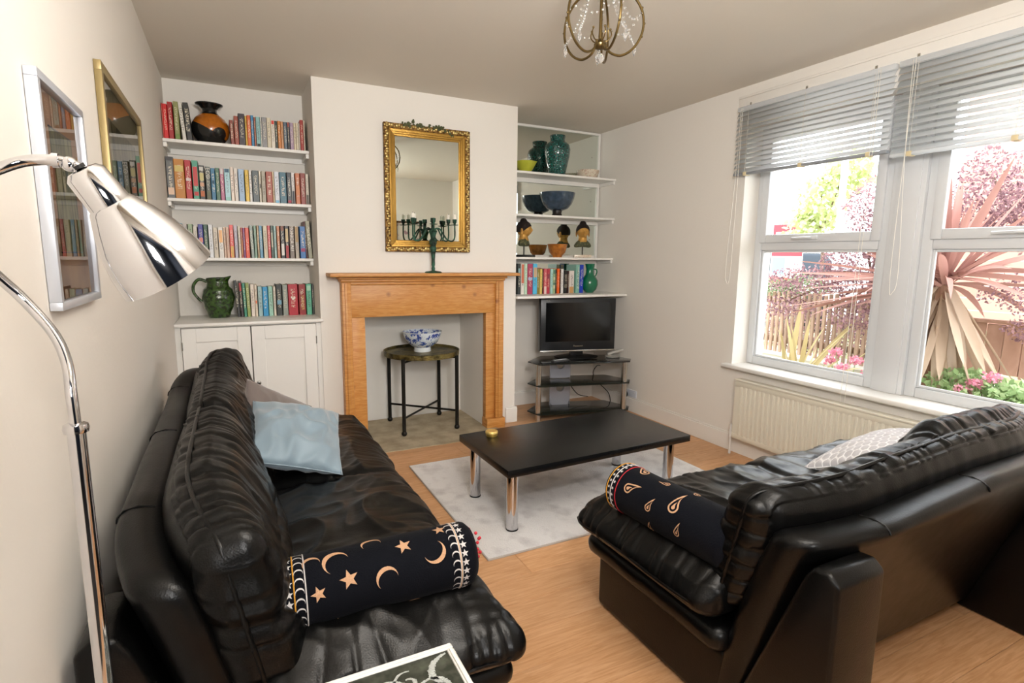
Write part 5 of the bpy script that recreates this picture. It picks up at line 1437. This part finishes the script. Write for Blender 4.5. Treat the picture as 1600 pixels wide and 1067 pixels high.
tree('purple-leaved maple hanging over the batten fence', 'maple_tree', [((4.65, 2.75, 1.25), (.22, .42, .30)), ((4.70, 2.65, 1.72), (.25, .34, .28)), ((4.6, 3.25, 1.12), (.22, .38, .14)), ((4.55, 3.4, .88), (.16, .30, .10)), ((4.75, 2.5, 1.5), (.25, .3, .3)), ((4.6, 2.7, .86), (.2, .3, .14))], 9000, .030, M_maple, [(5.15, 2.9, .1), (5.12, 2.9, .7), (4.9, 2.85, 1.2)], 1)
tree('purple-leaved maple behind the spiky palm in the right window', 'maple_tree', [((4.9, 1.75, 1.62), (.3, .42, .26)), ((4.95, 2.1, 1.75), (.3, .24, .4)), ((4.75, 1.45, .86), (.22, .40, .14)), ((4.8, 1.75, 1.1), (.2, .3, .14)), ((4.7, 1.2, .80), (.15, .25, .12))], 7000, .030, M_maple, [(5.2, 1.6, .1), (5.2, 1.65, .8), (5.0, 1.75, 1.3)], 2)
tree('dim purple shrubbery filling in behind the batten fence', 'shrub', [((5.35, 2.9, .62), (.15, .55, .34)), ((5.35, 3.8, .60), (.15, .5, .30))], 5200, .034, M_maple, [(5.35, 3.3, .1), (5.35, 3.3, .3), (5.35, 3.3, .5)], 12, 'shrub')
tree('lime green tree rising beyond the red sign board', 'lime_tree', [((6.6, 4.55, 2.0), (.25, .32, .38)), ((6.6, 4.75, 1.72), (.2, .25, .22)), ((6.7, 4.3, 2.4), (.3, .3, .3))], 1500, .075, M_lime, [(6.7, 4.5, .1), (6.68, 4.5, 1.2), (6.62, 4.5, 1.7)], 3, asp=.8)
tree('lime leaved branch across the brick house', 'lime_tree', [((5.6, 1.72, 1.80), (.3, .30, .22)), ((5.6, 1.45, 2.05), (.3, .30, .2)), ((5.5, 1.9, 1.6), (.15, .2, .1)), ((5.5, 1.35, 1.2), (.2, .3, .12))], 1100, .055, M_lime, [(5.9, 1.1, .1), (5.85, 1.15, 1.2), (5.7, 1.3, 1.6)], 4, asp=.8)
tree('grey-green hedge on top of the batten fence at left', 'hedge', [((4.95, 3.85, 1.02), (.18, .34, .10)), ((4.95, 3.5, 1.06), (.16, .28, .12)), ((4.98, 4.1, .95), (.14, .16, .1))], 3200, .028, M_hedge, [(5.12, 3.8, .1), (5.12, 3.8, .5), (4.98, 3.8, .95)], 5, 'hedge')
tree('tall green hedge behind the white car', 'hedge', [((10.6, 9.6, 1.5), (.6, 1.6, .5))], 1200, .12, M_leafg, [(10.6, 9.6, .1), (10.6, 9.6, .6), (10.6, 9.6, 1.2)], 6, 'hedge')
tree('leafy green plant with pink heads under the spiky palm', 'flowering_plant', [((4.25, 1.72, .50), (.16, .30, .11)), ((4.2, 1.38, .46), (.16, .22, .13)), ((4.35, 2.02, .5), (.1, .14, .09))], 1900, .045, M_leafg, [(4.25, 1.7, .1), (4.25, 1.7, .25), (4.25, 1.7, .4)], 7, 'plant', .65)
def sprig(label, c, heads, seed):
    rnd = random.Random(seed); t = thing('pink_valerian', label, 'flower', (c[0], c[1], .1), 'pink valerian in the border')
    for h in heads:
        s = obj('stem', G().tube([(c[0], c[1], .1), ((c[0] + h[0]) / 2, (c[1] + h[1]) / 2, .35), h], .004, 5, smooth=4), M_leafg, t)
        obj('flower_head', leaves(G(), 130, blob(h, (.045, .05, .03), rnd, 0), .018, rnd, .9), M_pinkf, s, smooth=0, kind='stuff')
    obj('leaf_clump', leaves(G(), 120, blob((c[0], c[1], .33), (.07, .10, .12), rnd, 0), .045, rnd, .5), M_leafg, t, smooth=0, kind='stuff')
sprig('pink valerian heads in the left window, right of the striped flax', (4.05, 2.45, .4), [(4.05, 2.55, .62), (4.05, 2.40, .58), (4.0, 2.46, .52), (4.05, 2.30, .50), (4.1, 2.62, .54)], 1)
sprig('pink valerian heads in the right window, beside the palm trunk', (4.2, 1.66, .4), [(4.15, 1.62, .60), (4.15, 1.70, .55), (4.12, 1.76, .50)], 2)
# cordyline
M_cord_l = leafmat('red_brown_sword_leaf', '96645e', 'c8a496', .3); M_dead = leafmat('dead_tan_leaf', 'a8907c', 'd0bca4', .3)
def sword(base, d, L, w, sag, rnd, twist=0):
    g = G(); d = V(d).normalized(); side = d.cross(V((0, 0, 1))); side = side.normalized() if side.length > .1 else V((1, 0, 0))
    side = (side * math.cos(twist) + d.cross(side) * math.sin(twist)).normalized(); prev = None; n = 7
    for k in range(n + 1):
        s = k / n; p = V(base) + d * L * s + V((0, 0, -sag * s * s * L)); ww = w * (math.sin(PI * min(1, .12 + s * .88)) ** .7) * .5
        nn = side.cross(d).normalized()
        a, m_, b = g.bm.verts.new(p - side * ww), g.bm.verts.new(p - nn * ww * .35), g.bm.verts.new(p + side * ww)
        if prev: g.bm.faces.new([prev[0], prev[1], m_, a]); g.bm.faces.new([prev[1], prev[2], b, m_])
        prev = (a, m_, b)
    return g
t = thing('spiky_palm', 'red-brown spiky cordyline palm just outside the right window', 'palm', (4.32, 1.99, .1))
crown = V((4.32, 2.02, 1.15)); rnd = random.Random(9)
obj('trunk', G().tube([(4.34, 2.07, .1), (4.33, 2.05, .5), crown], .045, 12, smooth=4), mat('fibrous_trunk', '8c6a58', .9, bump=(50, 1, (1, 1, .3))), t)
for k in range(16):
    az = PI / 2 + rnd.uniform(-.5, .5); el = rnd.uniform(-.25, .55)
    d = (math.cos(az) * math.cos(el), math.sin(az) * math.cos(el), math.sin(el))
    obj('leaf', sword(crown, d, rnd.uniform(.85, 1.15), rnd.uniform(.036, .05), rnd.uniform(.02, .2), rnd, rnd.uniform(-.8, .8)), M_cord_l, t, smooth=60)
for k in range(74):
    az = rnd.uniform(0, 2 * PI); el = rnd.uniform(-.1, 1.45)
    d = (math.cos(az) * math.cos(el), math.sin(az) * math.cos(el), math.sin(el))
    obj('leaf', sword(crown + V((0, 0, rnd.uniform(-.03, .08))), d, rnd.uniform(.6, .95), rnd.uniform(.038, .055), rnd.uniform(.05, .35), rnd, rnd.uniform(-.8, .8)), M_cord_l, t, smooth=60)
for k in range(44):
    az = rnd.uniform(0, 2 * PI); el = rnd.uniform(-1.4, -.85)
    d = (math.cos(az) * math.cos(el), math.sin(az) * math.cos(el), math.sin(el))
    obj('dead_leaf', sword(crown + V((math.cos(az) * .04, math.sin(az) * .04, rnd.uniform(-.15, 0))), d, rnd.uniform(.5, .75), rnd.uniform(.05, .075), rnd.uniform(.0, .12), rnd, rnd.uniform(-.8, .8)), M_dead, t, smooth=60)
t = thing('striped_flax', 'yellow and red striped flax at the foot of the batten fence', 'plant', (4.1, 2.93, .1))
M_flax = leafmat('striped_flax_leaf', 'c4bc84', 'b08c74', .3)
for k in range(26):
    az = rnd.uniform(0, 2 * PI); el = rnd.uniform(.55, 1.4)
    d = (math.cos(az) * math.cos(el) * .7, math.sin(az) * math.cos(el), math.sin(el))
    obj('leaf', sword((4.1 + rnd.uniform(-.05, .05), 2.93 + rnd.uniform(-.08, .08), .12), d, rnd.uniform(.6, 1.0), rnd.uniform(.035, .05), rnd.uniform(.05, .3), rnd, rnd.uniform(-.8, .8)), M_flax, t, smooth=60)
# sign board
M_red = mat('sign_red', 'c0303c', .5); M_sw = mat('sign_white', 'e8e8e8', .5); M_sb = mat('sign_blue_grey', '7c90a8', .5)
t = thing('sign_board', 'red and white sign board on a post beyond the hedge', 'sign', (7.0, 5.25, .1))
obj('post', G().box(7.02, 7.09, 5.46, 5.53, .1, 1.95, .005), M_sw, t)
obj('panel', G().box(7.0, 7.02, 5.02, 5.50, .98, 1.80, .003), M_sw, t)
obj('red_band', G().box(6.994, 7.001, 5.02, 5.50, 1.36, 1.46).box(6.994, 7.001, 5.02, 5.50, .98, 1.06).box(6.994, 7.001, 5.02, 5.50, 1.70, 1.80).box(6.994, 7.001, 5.02, 5.06, 1.46, 1.70).box(6.994, 7.001, 5.46, 5.50, 1.46, 1.70), M_red, t, smooth=0)
obj('photo_panel', G().box(6.994, 7.001, 5.28, 5.48, 1.10, 1.34), M_sb, t, smooth=0)
# white post
t = thing('drainpipe', 'white post rising behind the fence in the left window', 'post', (6.2, 4.02, .1))
obj('pipe', G().cyl((6.2, 4.02, .1), (6.2, 4.02, 3.2), .035, n=14), M_sw, t); obj('pipe_collar', G().cyl((6.2, 4.02, 1.9), (6.2, 4.02, 1.96), .045, n=14), M_sw, t)
# car
t = thing('car', 'white parked car far left beyond the hedge', 'car', (9.2, 7.4, .1), None, .3)
def C(g, n, m): return obj(n, g, m, t, world=False)
M_carw = mat('white_car_paint', 'e6e8ea', .25, coat=.6)
C(G().prism([(-2.0, .25), (2.0, .25), (2.05, .62), (1.85, .78), (1.0, .86), (-1.2, .90), (-2.0, .84), (-2.08, .6)], -.82, .82, 'X', .06, 3), 'body', M_carw)
C(G().prism([(-1.7, .86), (-1.25, 1.32), (.2, 1.36), (1.0, .86)], -.70, .70, 'X', .06, 3), 'cabin', mat('car_glass', '26303a', .08))
C(G().prism([(-1.30, 1.325), (.22, 1.365), (.20, 1.395), (-1.22, 1.36)], -.66, .66, 'X', .01), 'roof', M_carw)
for x in (-.78, .78):
    for y in (-1.25, 1.3): C(G().lathe([(0, -.1), (.2, -.1), (.31, -.09), (.32, 0), (.31, .09), (.2, .1), (0, .1)], (x, y, .32), (1, 0, 0), 24), 'wheel', M_black)
    C(G().box(x - .06, x + .06, 1.98, 2.06, .55, .72, .02), 'tail_light', M_red)
    C(G().box(x - .1, x + .1, -2.08, -2.0, .5, .62, .02), 'headlight', M_sw)
# brick house
M_brick = bpy.data.materials.new('salmon_brickwork'); M_brick.use_nodes = True
nt = M_brick.node_tree; b = nt.nodes['Principled BSDF']; br = nt.nodes.new('ShaderNodeTexBrick'); tcb = nt.nodes.new('ShaderNodeTexCoord'); mp = nt.nodes.new('ShaderNodeMapping')
mp.inputs['Rotation'].default_value = (PI / 2, 0, PI / 2); nt.links.new(tcb.outputs['Object'], mp.inputs[0]); nt.links.new(mp.outputs[0], br.inputs[0])
br.inputs['Color1'].default_value = lin('c49484'); br.inputs['Color2'].default_value = lin('b88676'); br.inputs['Mortar'].default_value = lin('d8c4b4'); br.inputs['Scale'].default_value = 1
br.inputs['Brick Width'].default_value = .225; br.inputs['Row Height'].default_value = .075; br.inputs['Mortar Size'].default_value = .008
nt.links.new(br.outputs[0], b.inputs['Base Color']); b.inputs['Roughness'].default_value = .9
t = thing('brick_house', 'salmon brick house with white window beyond the garden', 'house', (13, 2.2, .1))
obj('wall', G().box(12.0, 14.0, -2.0, 5.6, .10, 5.2), M_brick, t, smooth=0)
obj('roof', G().prism([(11.7, 5.2), (14.3, 5.2), (13.0, 6.5)], -2.2, 5.8, 'Y'), mat('grey_roof_tiles', '7a706c', .9, bump=(20, .5)), t, smooth=0)
for y in (3.0, .6):
    for z in (1.0, 3.4):
        w_ = obj('window', G().box(11.95, 12.0, y, y + .08, z, z + 1.2, .004).box(11.95, 12.0, y + 1.0, y + 1.08, z, z + 1.2, .004).box(11.95, 12.0, y + .08, y + 1.0, z, z + .08, .004).box(11.95, 12.0, y + .08, y + 1.0, z + 1.12, z + 1.2, .004).box(11.95, 12.0, y + .50, y + .58, z + .08, z + 1.12, .004), M_upvc, t)
        obj('pane', G().box(11.975, 11.985, y + .08, y + 1.0, z + .08, z + 1.12), mat('house_glass', 'b8c4cc', .1), w_, smooth=0)
